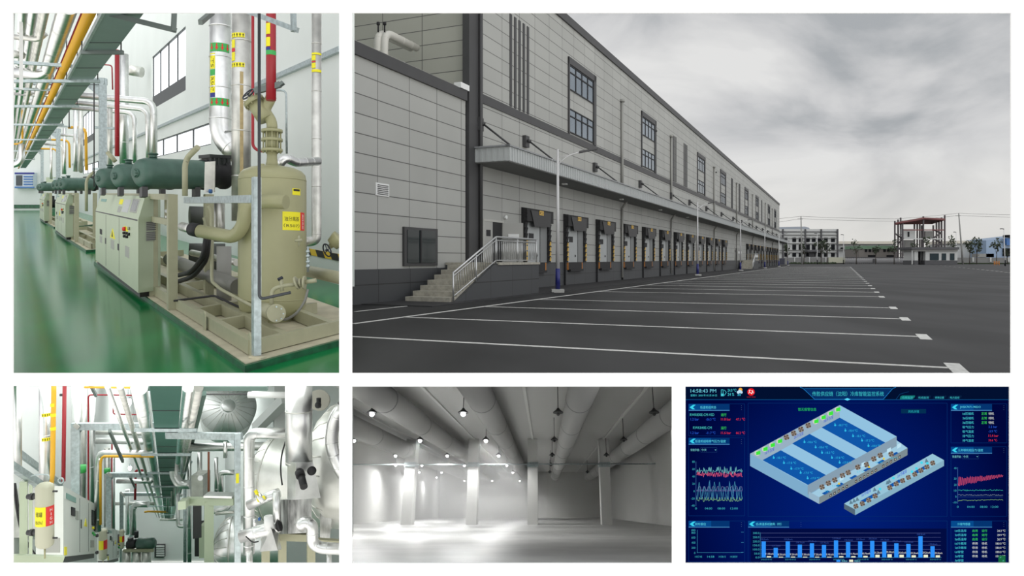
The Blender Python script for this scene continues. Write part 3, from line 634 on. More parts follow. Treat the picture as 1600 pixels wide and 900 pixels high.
# plinth under each skid and the skid frame
def unit_base(label_p, label_s):
    t = thing('machine_plinth', TF(3.2, 16, FZ), label_p, 'plinth', 'green concrete plinths in the pump hall')
    A, B, C, D, D_ = (3.15, 9.77), (2.87, 24.5), (6.6, 27.5), (6.6, 14.4), (5.34, 11.6)
    MB().prism([TF(x, y, FZ) for x, y in (A, B, C, D, D_)], (0, 0, PZ-FZ-.01)).build('plinth_side', plinth_g, t)
    MB().prism([TF(x, y, PZ-.01) for x, y in ((3.19, 9.87), (2.92, 24.4), (6.55, 27.3), (6.55, 14.4), (5.3, 11.63))], (0, 0, .014)).build('plinth_top', cream, t)
    s = thing('steel_skid', TF(3.4, 10.4, PZ), label_s, 'frame', 'beige steel skid frames')
    zb = PZ+.115
    c0, c1 = TF(3.45, 10.36, zb), TF(3.12, 24, zb); c2, c3 = TF(5.6, 12.15, zb), TF(6.3, 26.5, zb)
    for nm, p, q_ in (('side_beam', c0, c1), ('end_beam', c0, c2), ('end_beam', c1, c3), ('side_beam', TF(4.1, 10.9, zb), TF(3.8, 24.4, zb)), ('cross_beam', TF(3.35, 13.2, zb), TF(5.6, 15.1, zb)), ('cross_beam', TF(3.42, 12.0, zb), TF(5.8, 13.9, zb)), ('cross_beam', TF(3.6, 16.5, zb), TF(5.8, 18.4, zb)), ('side_beam', TF(5.2, 11.8, zb), TF(4.9, 25, zb))):
        MB().beam(p, q_, .13, .2).build(nm, beige, s)
    for (x, y) in ((3.22, 14.4), (3.22, 16.3), (4.15, 15.2)):
        MB().beam(TF(x, y, PZ), TF(x, y, -.05), .17, .17, EYT).build('post', beige, s)
    MB().beam(TF(3.22, 14.4, -.6), TF(3.22, 16.3, -.6), .1, .12).build('cross_rail', beige, s)
    MB().beam(TF(3.2, 14.4, -.1), TF(3.2, 24, -.1), .12, .12).build('top_rail', beige, s)
    for x, y in ((3.33, 12.2), (3.46, 10.3)):
        MB().prism([TF(x-.07, y-.03, PZ), TF(x-.07, y+.09, PZ), TF(x-.07, y+.09, PZ+.28), TF(x-.07, y+.03, PZ+.33), TF(x-.07, y-.03, PZ+.28)], (.02, 0, 0)).build('lifting_lug', beige, s)
    return t, s
ub = unit_base('green-sided concrete plinth under the nearest machine', 'beige skid frame in the foreground, carrying the tall oil tank')
def cabinet():
    t = thing('control_cabinet', TF(2.95, 19, PZ), 'x', 'control cabinet', 'pale compressor control cabinets')
    b0, dp = 16.05, EYT*(7.7*1.217)
    sec = [(2.82, PZ+.12), (2.82, -.6), (3.0, -.09), (3.4, -.09), (3.4, PZ+.12)]
    MB().prism([T(a, b0, z) for a, z in sec], dp).build('cabinet_body', beige_lt, t)
    MB().prism([T(a, b0+.1, z) for a, z in ((2.88, PZ), (2.88, PZ+.12), (3.36, PZ+.12), (3.36, PZ))], dp*.98).build('cabinet_base', dark_trim, t)
    ca = lambda px, py, e=.008: TF(2.82-e, 2.82*FP/(px-12), (300-py)*2.82/(px-12))
    def patch(px0, px1, py0, py1, nm, m, e=.012, par=t):
        yc = lambda px, py: py
        Y0, Y1 = 2.82*FP/(px0-12), 2.82*FP/(px1-12); Ym = (Y0+Y1)/2; z0, z1 = (300-py1)*Ym/FP, (300-py0)*Ym/FP
        return MB().prism([TF(2.82, Y0, z0), TF(2.82, Y1, z0), TF(2.82, Y1, z1), TF(2.82, Y0, z1)], (-e, 0, 0)).build(nm, m, par)
    for Ys in (18.6, 21.1):
        MB().prism([TF(2.82, Ys, -2.12), TF(2.82, Ys+.03, -2.12), TF(2.82, Ys+.03, -.65), TF(2.82, Ys, -.65)], (-.004, 0, 0)).build('door_seam', dark_trim, t)
    MB().prism([TF(2.82, 16.0, -.63), TF(2.82, 23.6, -.63), TF(2.82, 23.6, -.6), TF(2.82, 16.0, -.6)], (-.006, 0, 0)).build('console_seam', dark_trim, t)
    pl = mat('grey_plate', (.36, .37, .34), .5)
    patch(156.3, 159.5, 358, 366, 'gauge', black); patch(156.3, 159.5, 369, 379, 'data_plate', pl); patch(173.5, 178.5, 375, 389, 'data_plate', pl); patch(196, 202, 385, 402, 'data_plate', pl)
    patch(164.5, 166, 372, 381, 'door_lock', dark_trim); patch(184, 186, 381, 391, 'door_lock', dark_trim)
    Y0, Y1 = 2.82*FP/(172.5-12), 2.82*FP/(180-12)
    w_ = MB().prism([TF(2.82, Y0, -1.24), TF(2.82, Y1, -1.24), TF(2.82, (Y0+Y1)/2, -.98)], (-.012, 0, 0)).build('warning_sign', lab_y, t)
    MB().prism([TF(2.805, (Y0+Y1)/2+.1, -1.2), TF(2.805, (Y0+Y1)/2-.1, -1.2), TF(2.805, (Y0+Y1)/2, -1.05)], (-.006, 0, 0)).build('warning_mark', lab_k, w_)
    yb = patch(194.5, 200, 354, 361, 'emergency_plate', lab_y, .02)
    q = MB(); c = TF(2.8, 2.82*FP/(197.5-12), -.88); q.cyl(c, c-V((.06, 0, 0)), .05, n=12); q.build('emergency_button', lab_r, yb)
    for px, py, m in ((195.5, 364, black), (199.5, 364.5, black), (203, 357, beige), (203, 366, black), (196, 369, black), (200, 370, black)):
        Yk = 2.82*FP/(px-12); c = TF(2.82, Yk, (300-py)*Yk/FP); MB().cyl(c, c-V((.05, 0, 0)), .035, n=10).build('selector_knob', m, t)
    # console face
    def con(y0, y1, s0, s1, nm, m, e=.012, par=t):
        f = lambda s_: (2.82+.18*s_, -.6+.51*s_)
        (xa, za), (xb, zb_) = f(s0), f(s1); nrm = V((-.51, 0, .18)).normalized()*e
        return MB().prism([TF(xa, y0+.83*(xa-2.82), za), TF(xa, y1+.83*(xa-2.82), za), TF(xb, y1+.83*(xb-2.82), zb_), TF(xb, y0+.83*(xb-2.82), zb_)], nrm).build(nm, m, par)
    dsp = con(16.35, 17.2, .25, .85, 'display_bezel', pl, .02); con(16.42, 17.13, .32, .78, 'display_screen', mat('dead_grey_screen', (.10, .11, .11), .15), .026, dsp)
    con(17.5, 18.4, .2, .8, 'instruction_plate', mat('pale_plate', (.5, .52, .52), .4)); con(18.7, 19.2, .55, .8, 'warning_strip', lab_y); con(18.6, 19.1, .15, .45, 'data_plate', pl); con(21.8, 23, .6, .75, 'maker_plate', mat('teal_plate', (.2, .36, .32), .5))
    for z0, z1 in ((-.85, -.65), (-1.07, -.87)):
        v_ = MB().prism([T(3.02, b0, z0), T(3.3, b0, z0), T(3.3, b0, z1), T(3.02, b0, z1)], -EYT*.015).build('side_vent', pl, t)
        q = MB()
        for i in range(5): zz = z0+.02+i*.04; q.prism([T(3.03, b0-.02, zz), T(3.29, b0-.02, zz), T(3.29, b0-.02, zz+.012), T(3.03, b0-.02, zz+.012)], -EYT*.006)
        q.build('louver_slat', dark_trim, v_)
    return t
cb = cabinet(); cb['label'] = 'large pale control cabinet with slanted console, nearest on the green floor'
def compressor(x, Y, z, r, ln, label):
    p = TF(x, Y, z); t = thing('compressor', p-V((0, 0, r)), label, 'compressor', 'dark green screw compressors on the machines')
    MB().lathe(p, EXT, [(0, .02), (0, r*.3), (.02, r*.62), (.09, r*.88), (.2, r), (ln-.1, r), (ln, r*.97)], 28).build('motor_housing', dkgreen, t)
    q = MB(); q.lathe(p-EXT*.03, EXT, [(0, .02), (0, r*.28), (.05, r*.28)], 16)
    for i in range(8): a = i*pi/4; c = p+EXT*.0+V((0, 0, 1))*(r*.22*cos(a))+EYT*(r*.22*sin(a)); q.cyl(c-EXT*.05, c, .012, n=6)
    q.build('end_cap', dkgreen, t)
    q = MB(); q.lathe(p+EXT*ln, EXT, [(0, r*1.06), (.09, r*1.06), (.09, r*.9), (.5, r*.85), (.5, r*1.0), (.58, r*1.0)], 24); q.build('end_flange', black, t)
    u = V((0, 0, 1))
    q = MB(); q.beam(p+EXT*(ln+.12)+u*r*.75, p+EXT*(ln+.62)+u*r*.75, .3, .3); q.beam(p+EXT*(ln+.05)+u*r*1.28, p+EXT*(ln+.66)+u*r*1.28, .34, .07)
    for i in range(5): q.beam(p+EXT*(ln+.15+i*.11)+u*r*.7-EYT*.17, p+EXT*(ln+.15+i*.11)+u*r*1.2-EYT*.17, .03, .03)
    q.build('cylinder_head', mat('oily_black_paint', (.025, .03, .03), .4), t)
    q = MB(); q.cyl(p+EXT*.35+u*r, p+EXT*.35+u*(r+.07), .07, n=12); q.cyl(p+EXT*.35+u*(r+.07), p+EXT*.35+u*(r+.09), .1, n=12); q.build('terminal_boss', dkgreen, t)
    for a in (.15, ln-.15): MB().beam(p+EXT*a-u*r*.9, p+EXT*a-u*(r+.16), .1, .35, EYT).build('mounting_foot', dark_trim, t)
    return t
cmp1 = compressor(2.45, 14, .36, .3, 1.5, 'x'); cmp1['label'] = 'largest dark green compressor drum above the nearest cabinet'
cmp2 = compressor(2.47, 17, .37, .3, 1.4, 'dark green compressor drum, middle of the nearest three'); cmp3 = compressor(2.49, 20.3, .37, .3, 1.4, 'dark green compressor drum, farthest of the nearest three')
D2 = TF(-.05, 19.4, 0)-TF(0, 0, 0); D3 = TF(-.1, 39, 0)-TF(0, 0, 0)
for D, w_ in ((D2, 'second'), (D3, 'third')):
    copy_tree(ub[0], D, 'green concrete plinth under the %s machine down the aisle' % w_); copy_tree(ub[1], D, 'beige skid frame of the %s machine down the aisle' % w_)
    copy_tree(cb, D, 'pale control cabinet of the %s machine down the aisle' % w_)
    for c, v_ in ((cmp1, 'nearest'), (cmp2, 'middle'), (cmp3, 'farthest')): copy_tree(c, D, 'green compressor drum, %s one on the %s machine' % (v_, w_))

# -------- oil separator tank
tk_b = lin(158, 157, 120); tank_m = mat('olive_beige_tank', tk_b, .38, vary=.05, scale=3)
TY = 13.2; k_ = TY/FP
def C(px, py, Y=TY): return at(px, py, Y)
tk = thing('oil_separator_tank', C(426, 520), 'tall olive-beige oil separator tank with yellow label on the foreground skid', 'tank')
R_ = 51*k_; ax = V((0, 0, 1)); z_ = lambda py: C(426, py).z
base = C(426, 500); prof = [(0, R_*.3), (.02, R_*.55), (.10, R_*.82), (.22, R_*.96), (.34, R_)]
H_ = z_(282)-base.z
q = MB(); q.lathe(base, ax, prof+[(H_, R_), (H_+.1, R_*.97), (H_+.17, R_*.86), (H_+.22, R_*.66), (H_+.25, R_*.4), (H_+.26, R_*.1)], 48)
q.lathe(base+ax*(H_-.01), ax, [(0, R_), (.0, R_*1.006), (.02, R_*1.006), (.02, R_)], 48); q.lathe(base+ax*.36, ax, [(0, R_), (.0, R_*1.006), (.02, R_*1.006), (.02, R_)], 48); q.build('tank_shell', tank_m, tk)
MB().lathe(C(426, 521), ax, [(0, R_*.75), (.03, R_*.75), (.03, R_*.62), (.3, R_*.62)], 36).build('tank_skirt', tank_m, tk)
q = MB(); p = C(425, 264); q.lathe(p, ax, [(0, .13), (.12, .10), (.2, .09), (.36, .09)], 20)
for py in (237, 221, 207): q.lathe(C(425, py), ax, [(0, .16), (0, .185), (.05, .185), (.05, .09)], 24)
q.cyl(C(425, 236), C(425, 205), .12, n=16)
for i in range(10): a = i*2*pi/10; o_ = V((.155*cos(a), .155*sin(a), 0)); q.cyl(C(425, 239)+o_, C(425, 202)+o_, .014, n=6)
nk = q.build('flanged_neck', tank_m, tk)
q = MB(); q.tube([C(425, 205), C(425, 190), C(413, 172), C(421, 158), C(424, 150)], .095, n=16, bend=.12); q.cyl(C(416, 187), C(398, 160), .15, .15, n=20); q.cyl(C(399, 162), C(395.5, 156.5), .19, n=20); q.cyl(C(397, 158), C(391, 147), .035, n=10)
for i in range(8):
    a = i*pi/4; d = (C(395.5, 156.5)-C(399, 162)).normalized(); x = d.orthogonal().normalized(); y = d.cross(x); o_ = (x*cos(a)+y*sin(a))*.165; q.cyl(C(399, 162)+o_-d*.03, C(395.5, 156.5)+o_+d*.03, .014, n=6)
vb = q.build('stop_valve', tank_m, tk)
def wheel(c, d, R, par, m=None, name='hand_wheel'):
    d = V(d).normalized(); q = MB(); q.torus(c, d, R, R*.11, 24, 8); x = d.orthogonal().normalized(); y = d.cross(x)
    for i in range(3): a = i*2*pi/3; q.cyl(c, V(c)+(x*cos(a)+y*sin(a))*R, R*.07, n=6)
    q.cyl(V(c)-d*R*.2, V(c)+d*R*.2, R*.2, n=10)
    return q.build(name, m or mat('dark_blue_wheel', (.012, .016, .03), .4), par)
wheel(C(388, 147), V((-.45, -.55, .55)), .125, vb)
def wrap(c, z0, z1, r, a0, a1, name, m, par, e=.004, n=10):          # a label wrapped round an upright pipe; angle 0 faces the camera
    c = V(c); f = V((c.x, c.y, 0)).normalized(); s_ = V((f.y, -f.x, 0))
    q = MB(); lo = []; 
    A = [radians(a0+(a1-a0)*i/n) for i in range(n+1)]
    P = lambda a, z, rr: V((c.x, c.y, z))-f*rr*cos(a)+s_*rr*sin(a)
    k = len(q.v)
    for i in range(n): q.hexa([P(A[i], z0, r), P(A[i+1], z0, r), P(A[i+1], z0, r+e), P(A[i], z0, r+e), P(A[i], z1, r), P(A[i+1], z1, r), P(A[i+1], z1, r+e), P(A[i], z1, r+e)])
    return q.build(name, m, par)
def wrap_text(s, c, z0, z1, r, a0, a1, name, m, par, vertical=False):
    c = V(c); f = V((c.x, c.y, 0)).normalized(); s_ = V((f.y, -f.x, 0)); q = MB()
    if vertical: text_mb(s, (0, 0, 0), (0, 0, -1), (1, 0, 0), z1-z0, 1, q)
    else: text_mb(s, (0, 0, 0), (1, 0, 0), (0, 0, 1), 1, z1-z0, q)
    out = []
    for v in q.v:
        t_ = v.x; a = radians(a0+(a1-a0)*t_); z = (z1+v.z) if vertical else (z0+v.z); out.append(V((c.x, c.y, z))-f*r*cos(a)+s_*r*sin(a))
    q.v = out; return q.build(name, m, par)
tc_ = C(426, 400); zz = lambda py, Y=TY: at(400, py, Y).z
lb = wrap(tc_, zz(361), zz(333), R_, 16, 52, 'tank_label', lab_y, tk); wrap(tc_, zz(361), zz(333), R_, 52, 66, 'danger_strip', lab_r, lb)
wrap_text('油分离器', tc_, zz(347), zz(340), R_+.006, 19, 48, 'lettering', lab_k, lb); wrap_text('（R507）', tc_, zz(357), zz(351), R_+.006, 18, 49, 'lettering', lab_k, lb)
wrap_text('高压危险', tc_, zz(359), zz(336), R_+.006, 57, 62, 'lettering', white_m, lb, True)
wrap_text('TANK 01', tc_, zz(337.5), zz(335.5), R_+.006, 18, 26, 'lettering', lab_k, lb) if False else None
sl = wrap(tc_, zz(307), zz(297), R_, 34, 52, 'small_label', lab_y, tk); wrap(tc_, zz(301), zz(298), R_+.004, 36, 50, 'label_band', lab_k, sl)
q = MB(); q.cyl(C(410, 268, TY-.3), C(410, 256, TY-.3), .04, n=8); q.cyl(C(444, 270), C(444, 262), .05, n=10); q.build('lifting_lug', tank_m, tk)
# beige discharge pipe into the tank
t = thing('discharge_pipe', C(340, 372, 12.4), 'fat beige pipe bending up from the black coupling into the oil tank', 'pipe')
PX([(312, 361, 12.9), (366, 371, 12.6), (381, 352, 12.5), (383, 316, 12.4), (420, 315, 12.7)], 10.5, 12.6, n=20, bend=.22).build('pipe_run', tank_m, t)
q = MB(); q.cyl(C(312, 361, 12.9), C(300, 358, 13), .12, n=18); q.build('coupling', black, t)
q = MB(); q.cyl(C(300, 358, 13), C(285, 354, 13.6), .085, n=14); q.build('pipe_stub', alu_dull, t)
q = MB(); q.tube([C(447, 316, 12.3), C(430, 315, 12.35), C(405, 315, 12.3)], .12, n=18); q.build('tank_nozzle', tank_m, t)
# oil drain assembly at the tank's foot
t = thing('drain_valve_group', C(440, 500, 11.5), 'cluster of small beige drain valves at the foot of the oil tank', 'valve')
Yd = 11.5
PX([(424, 480), (425, 452), (440, 447), (470, 443)], 3.2, Yd, n=10, bend=.08).build('drain_pipe', beige, t)
q = MB(); q.cyl(C(410, 483, 12.2), C(430, 489, 11.3), .12, n=20); q.cyl(C(430, 489, 11.3), C(432, 489.6, 11.2), .14, n=20); q.build('strainer_body', beige, t)
q = MB(); 
for i in range(8): a = i*pi/4; c = C(432, 490, 11.2); q.cyl(c+V((.105*cos(a), 0, .105*sin(a))), c+V((.105*cos(a)+.01, -.03, .105*sin(a))), .013, n=6)
q.build('flange_bolts', galv, t)
v_ = PX([(441, 455), (439, 436)], 3, Yd, n=10).build('needle_valve', beige, t); MB().cyl(C(439, 437, Yd), C(437, 433.5, Yd), .045, n=12).build('valve_knob', mat('dark_blue_wheel', (.012, .016, .03), .4), v_)
q = MB()
for px in (462, 468, 474): q.cyl(C(px, 442-(px-468)*.1, Yd), C(px+3, 441.5, Yd), .105 if px != 468 else .07, n=18)
q.cyl(C(476, 441, Yd), C(494, 438, Yd), .035, n=10); q.build('flange_valve', beige, t)
PX([(481, 452), (477, 470), (464, 490), (446, 500), (436, 497)], 2.1, Yd, n=8, bend=.15).build('drain_hose', mat('grey_hose', (.2, .2, .18), .5), t)
q = MB()
for py in (393, 400, 409, 416): q.ball(C(481, py, 12.4), .035, 6)
q.cyl(C(481, 385, 12.4), C(481, 425, 12.4), .018, n=6); tag(q.build('sight_glass', galv), 'small level gauge column at the right side of the oil tank', 'gauge')
t = thing('needle_valve', C(467, 378, 12.5), 'tiny beige needle valve on the tank just below the yellow label', 'valve'); q = MB(); q.cyl(C(467, 368, 12.5), C(467, 385, 12.5), .02, n=8); q.cyl(C(461, 376, 12.45), C(472, 375, 12.45), .025, n=8); q.build('valve_body', beige, t)

# -------- foreground posts and steel
t = thing('support_post', C(400, 540, 10.2), 'galvanised square post standing on the corner of the foreground skid', 'post')
q = MB(); q.beam(C(400.5, 555, 10.25), C(400.5, 277, 10.25), .10, .13, EYT); q.build('post_body', galv, t); MB().beam(C(393, 557, 10.2), C(412, 560, 10.15), .14, .03).build('foot_plate', cream, t)
q = MB(); q.beam(C(291, 313, 13.9), C(395, 311, 10.3), .09, .11); tag(q.build('cross_rail', galv), 'thin galvanised rail running from beige frame to the foreground post', 'rail')
t = tag(PX([(405, 12), (405, 468), (454, 457)], 2.4, 10.05, n=10, bend=.08).build('vent_rod', mat('dark_grey_rod', (.05, .055, .06), .4, .4)), 'long thin dark rod rising past the oil tank, bent at its foot', 'pipe')
dk_ang = mat('dark_angle_iron', (.17, .2, .19), .5, .5)
for k, (a, b, c, lbt) in enumerate((((155, 18), (273, 47), (273, 10), 'angle iron bracket hanging at the top, crossing the grey cable duct'), ((388, 18), (464, 47), (461, 10), 'angle iron bracket at the top, just right of the red pipe'))):
    t = thing('hanging_bracket', at(b[0], b[1], 10.4), lbt, 'bracket'); q = MB(); q.beam(at(a[0], a[1], 11.0), at(b[0], b[1], 10.4), .07, .07); q.build('bracket_arm', dk_ang if k == 0 else galv, t)
    q = MB(); q.beam(at(c[0]-3*k, c[1]-5, 10.4), at(b[0]-2-3*k, b[1]+2, 10.4), .06, .09, EYT); q.build('bracket_drop', dk_ang if k == 0 else galv, t)
q = MB(); q.beam(at(313, 35, 10.8), at(332, 19, 11.5), .06, .07); tag(q.build('steel_offcut', dk_ang), 'short dark steel arm at the top beside the labelled silver pipe', 'bracket')
q = MB(); q.beam(at(398, 143, 13), at(438, 132, 13), .08, .1); q.beam(at(437, 130, 13), at(440, 134, 13), .1, .12); tag(q.build('pipe_clamp', dk_ang), 'dark steel clamp gripping the red pipe above the valve', 'clamp')

# -------- big upright pipes
def label_stack(c, Y, r, items, par):
    for kind, y0, y1, a0, a1 in items:
        z0, z1 = zz(y1, Y), zz(y0, Y)
        if kind == 'arrows_down' or kind == 'arrows_up':
            b_ = wrap(c, z0, z1, r, a0, a1, 'arrow_band', lab_g if kind == 'arrows_down' else lab_y, par)
            q = MB(); f = V((c.x, c.y, 0)).normalized(); s_ = V((f.y, -f.x, 0)); n = 5 if kind == 'arrows_up' else 4
            for i in range(n):
                a = radians(a0+(a1-a0)*(i+.5)/n); h = (z1-z0)*.8; zc = (z0+z1)/2; wd = r*radians(a1-a0)/n*.32; sg = -1 if kind == 'arrows_down' else 1
                o_ = V((c.x, c.y, zc))-f*(r+.006)*cos(a)+s_*(r+.006)*sin(a); tg = s_*cos(a)+f*sin(a)
                q.face([o_+ax*(sg*h/2), o_+tg*wd, o_-tg*wd]); q.face([o_+tg*wd*.35, o_-tg*wd*.35, o_-tg*wd*.35-ax*(sg*h/2), o_+tg*wd*.35-ax*(sg*h/2)])
            q.build('arrows', lab_r if kind == 'arrows_down' else lab_k, b_)
        elif kind in 'ygbr': wrap(c, z0, z1, r, a0, a1, 'pipe_label', {'y': lab_y, 'g': lab_g, 'b': lab_b, 'r': lab_r}[kind], par)
        else:
            b_ = wrap(c, z0, z1, r, a0, a1, 'pipe_label', lab_y, par); wrap_text(kind, c, z0+(z1-z0)*.08, z1-(z1-z0)*.08, r+.006, a0+(a1-a0)*.22, a0+(a1-a0)*.78, 'lettering', lab_k, b_, True)
t = thing('insulated_pipe', at(344, 240, 18), 'thick silver pipe marked LTS R507 with green arrow bands, ending in an elbow', 'pipe', 'silver insulated pipes in the pump hall')
PX([(344, -6), (344, 203), (352, 222), (378, 246)], 16, 18, n=28, bend=.2, seam=.75).build('pipe_run', alu, t)
c1_ = at(344, 100, 18); rr = 16*18/FP
label_stack(c1_, 18, rr, [('arrows_down', 71, 84, -62, 55), ('arrows_down', 156, 168, -62, 55), ('LTS', 87, 111, -62, -28), ('g', 112, 121, -62, -28), ('R507', 122, 148, -62, -28), ('b', 148, 155, -62, -28)], t)
t = thing('insulated_pipe', at(377, 330, 15.5), 'weathered thick pipe with brown drip stain and black arrows, left of the tank', 'pipe', 'silver insulated pipes in the pump hall')
PX([(377, -6), (377, 345)], 14.5, 15.5, n=28, seam=.95).build('pipe_run', alu_dull, t)
c2_ = at(377, 100, 15.5); rr = 14.5*15.5/FP
label_stack(c2_, 15.5, rr, [('arrows_up', 55, 62, -70, 20), ('y', 64, 78, -70, -40), ('r', 79, 84, -70, -40), ('y', 85, 98, -70, -40), ('arrows_up', 101, 108, -70, 20)], t)
wrap(c2_, zz(330, 15.5), zz(115, 15.5), rr, -8, 12, 'drip_stain', mat('brown_drip_stain', lin(176, 158, 116), .6, .2, vary=.2, scale=9), t, .002)
t = thing('red_pipe', at(423.5, 157, 13), 'thick dark red pipe coming down into the beige valve over the tank', 'pipe'); PX([(423.5, -6), (423.5, 157)], 7.6, 13, n=20).build('pipe_run', red, t)
c3_ = at(423.5, 100, 13); rr = 7.6*13/FP
label_stack(c3_, 13, rr, [('y', 38, 55, -75, -10), ('y', 60, 74, -75, -10), ('b', 75, 80, -75, -10), ('g', 80, 87, -75, 75)], t)
pipe('red_pipe', [(395, -6), (395, 229), (404, 236), (420, 236)], 2.3, 14.5, red, 'slender red pipe just left of the dark rod, turning at the tank neck', bend=.08)
t = thing('insulated_pipe', at(494, 385, 17), 'slim silver pipe down the white wall at the right edge of the hall', 'pipe', 'silver insulated pipes in the pump hall')
PX([(494.5, -6), (494.5, 376), (478, 378)], 7.6, 17, n=18, bend=.14, seam=1.1).build('pipe_run', alu_dull, t); c4_ = at(494.5, 100, 17)
label_stack(c4_, 17, 7.6*17/FP, [('y', 84, 87, -70, 70), ('y', 88, 96, -70, -10), ('r', 97, 99, -70, -10), ('y', 100, 108, -70, -10), ('y', 110, 114, -70, 70)], t)
pipe('insulated_pipe', [(433, 262, 15), (445, 246, 15), (462, 254, 15.3), (497, 252, 16.2)], 7, 15.3, alu, 'short silver branch pipe with an elbow behind the tank dome', 'silver insulated pipes in the pump hall', bend=.12, seam=.3)
pipe('thin_conduit', [(430, 141), (447, 141), (448, 240)], 1.6, 16, galv, 'thin grey conduit bent down on the wall right of the red pipe', cat='conduit', bend=.12)
pipe('suction_pipe', [(482, 424, 14.6), (540, 436, 13.2)], 9.5, 14, beige, 'beige pipe leaving the skid at the right edge, near the floor')
t = thing('gate_valve', at(520, 380, 13.5), 'beige valve with dark hand wheel at the right edge', 'valve')
q = MB(); q.lathe(at(513, 388, 13.5), at(533, 369, 13.5)-at(513, 388, 13.5), [(0, .02), (.02, .04), (.08, .05), (.1, .12), (.25, .15), (.3, .15)], 18); q.build('valve_body', tank_m, t); wheel(at(511, 391, 13.4), V((-.6, -.6, -.3)), .12, t)
# machinery inside the skid between cabinet and tank
hose_m = black
for k, pts in enumerate(([(322, 372, 14), (318, 400, 14), (300, 425, 14.6), (280, 430, 15.5)], [(326, 372, 14.1), (323, 405, 14.1), (303, 432, 14.7), (272, 442, 15.8)])):
    pipe('black_hose', pts, 4, 14, hose_m, ('upper' if k == 0 else 'lower')+' of two curved black hoses under the beige coupling', 'black hoses in the skid', 'hose', bend=.5, n=10)
pipe('oil_cooler', [(265, 405, 17.5), (372, 448, 14)], 11, 15.5, mat('grey_cooler_shell', (.22, .22, .2), .5, .3), 'long grey cylindrical oil cooler lying inside the foreground skid', cat='cooler', n=24, seam=1.1)
for k, (pts, r, m, lb_, ct) in enumerate((
    ([(262, 312, 17), (262, 345, 17)], 5, mat('grey_vessel', (.3, .3, .28), .5), 'small grey filter canister behind the beige frame, upper left', 'filter'),
    ([(342, 318, 15.5), (342, 378, 15.5)], 9, alu_dull, 'dull metal filter canister standing behind the beige elbow pipe', 'filter'),
    ([(350, 385, 15), (350, 470, 15)], 11, mat('grey_vessel', (.3, .3, .28), .5), 'grey receiver vessel standing left of the oil tank foot', 'vessel'),
    ([(325, 322, 14.5), (330, 330, 14.5), (331, 440, 14), (345, 452, 13.4), (420, 492, 12)], 2.4, beige, 'thin beige oil line running down and along the skid beam', 'pipe'),
    ([(318, 340, 15), (322, 352, 15), (322, 372, 15)], 2, beige, 'short beige line beside the filter canister', 'pipe'),
    ([(300, 395, 18), (370, 410, 16)], 5, alu_dull, 'dull silver pipe low inside the foreground skid', 'pipe'),
    ([(272, 470, 14.2), (335, 462, 14), (400, 492, 12.8)], 1.7, black, 'black cable sagging along the inner skid beam', 'cable'))):
    pipe('skid_'+ct, pts, r, pts[0][2], m, lb_, None, ct, bend=.1)
for k, (x0, y0, x1, y1, Y, m, lb_) in enumerate(((257, 312, 271, 352, 15.2, beige, 'beige gauge panel with small valves beside the nearest cabinet'), (296, 322, 330, 352, 17.5, mat('dark_pump_casing', (.06, .065, .06), .5), 'dark pump casing behind the beige coupling'), (296, 380, 345, 425, 19, mat('dark_pump_casing', (.06, .065, .06), .5), 'dark motor deep inside the foreground skid'))):
    t = thing('gauge_board' if k == 0 else 'pump_casing', at((x0+x1)/2, y1, Y), lb_, 'panel' if k == 0 else 'pump')
    a, b = at(x0, y1, Y), at(x1, y0, Y); 
    if k == 0:
        MB().hexa([a, V((b.x, Y+.1, a.z)), V((b.x, Y+.15, a.z)), V((a.x, Y+.05, a.z)), V((a.x, Y, b.z)), V((b.x, Y+.1, b.z)), V((b.x, Y+.15, b.z)), V((a.x, Y+.05, b.z))]).build('panel_plate', m, t)
        for i in range(4): p = at(259.5+i*3.2, 344, Y-.02); MB().beam(p, p+V((0, 0, .09)), .03, .03).build('terminal_plug', white_m, t)
        for i in range(2): p = at(262+i*6, 330, Y-.02); MB().cyl(p, p-V((0, .05, 0)), .04, n=14).build('gauge_dial', mat('pale_plate', (.5, .52, .52), .4), t)
        for i, yy in enumerate((358, 364)): p = at(262+i*4, yy, Y-.05); MB().cyl(p, p+V((.12, 0, 0)), .03, n=8).build('red_valve_handle', red, t)
    else:
        q = MB(); q.cyl(V((a.x, Y, (a.z+b.z)/2)), V((b.x, Y+.3, (a.z+b.z)/2)), (b.z-a.z)/2, n=20)
        for i in range(0): p = a; q.cyl(V((p.x, Y, (a.z+b.z)/2)), V((p.x+.02, Y, (a.z+b.z)/2)), (b.z-a.z)/2*1.07, n=20)
        q.build('casing', m, t)
t = thing('motor_terminal_box', at(329, 300, 13.9), 'small silver sheet box in front of the black end of the largest compressor', 'box')
MB().hexa([at(319, 301, 13.8), at(335, 300, 13.9), at(336, 300, 14.1), at(320, 301, 14.0), at(320, 253, 13.8), at(336, 252, 13.9), at(337, 252, 14.1), at(321, 253, 14.0)]).build('box_body', alu_dull, t); MB().cyl(at(327, 299, 13.75), at(331, 299, 13.75), .04, n=8).build('blue_plug', mat('bright_blue_panel', (.03, .12, .34), .5), t)
pipe('vent_elbow', [(289, 306, 13.2), (289, 258, 13.2), (293, 246, 13.2), (309, 230, 13)], 4.3, 13.2, beige, 'beige pipe standing in front of the largest compressor, bent at the top', bend=.12)
pipe('vent_elbow', [(135, 330, 27), (135, 285, 27), (137, 278, 27), (147, 268, 27)], 2.2, 27, beige, 'small beige bent pipe in front of the second machine drums', bend=.2)
pipe('vent_elbow', [(168, 238, 20), (180, 252, 20)], 3.4, 20, beige, 'short slanted beige pipe at the foot of the red riser')
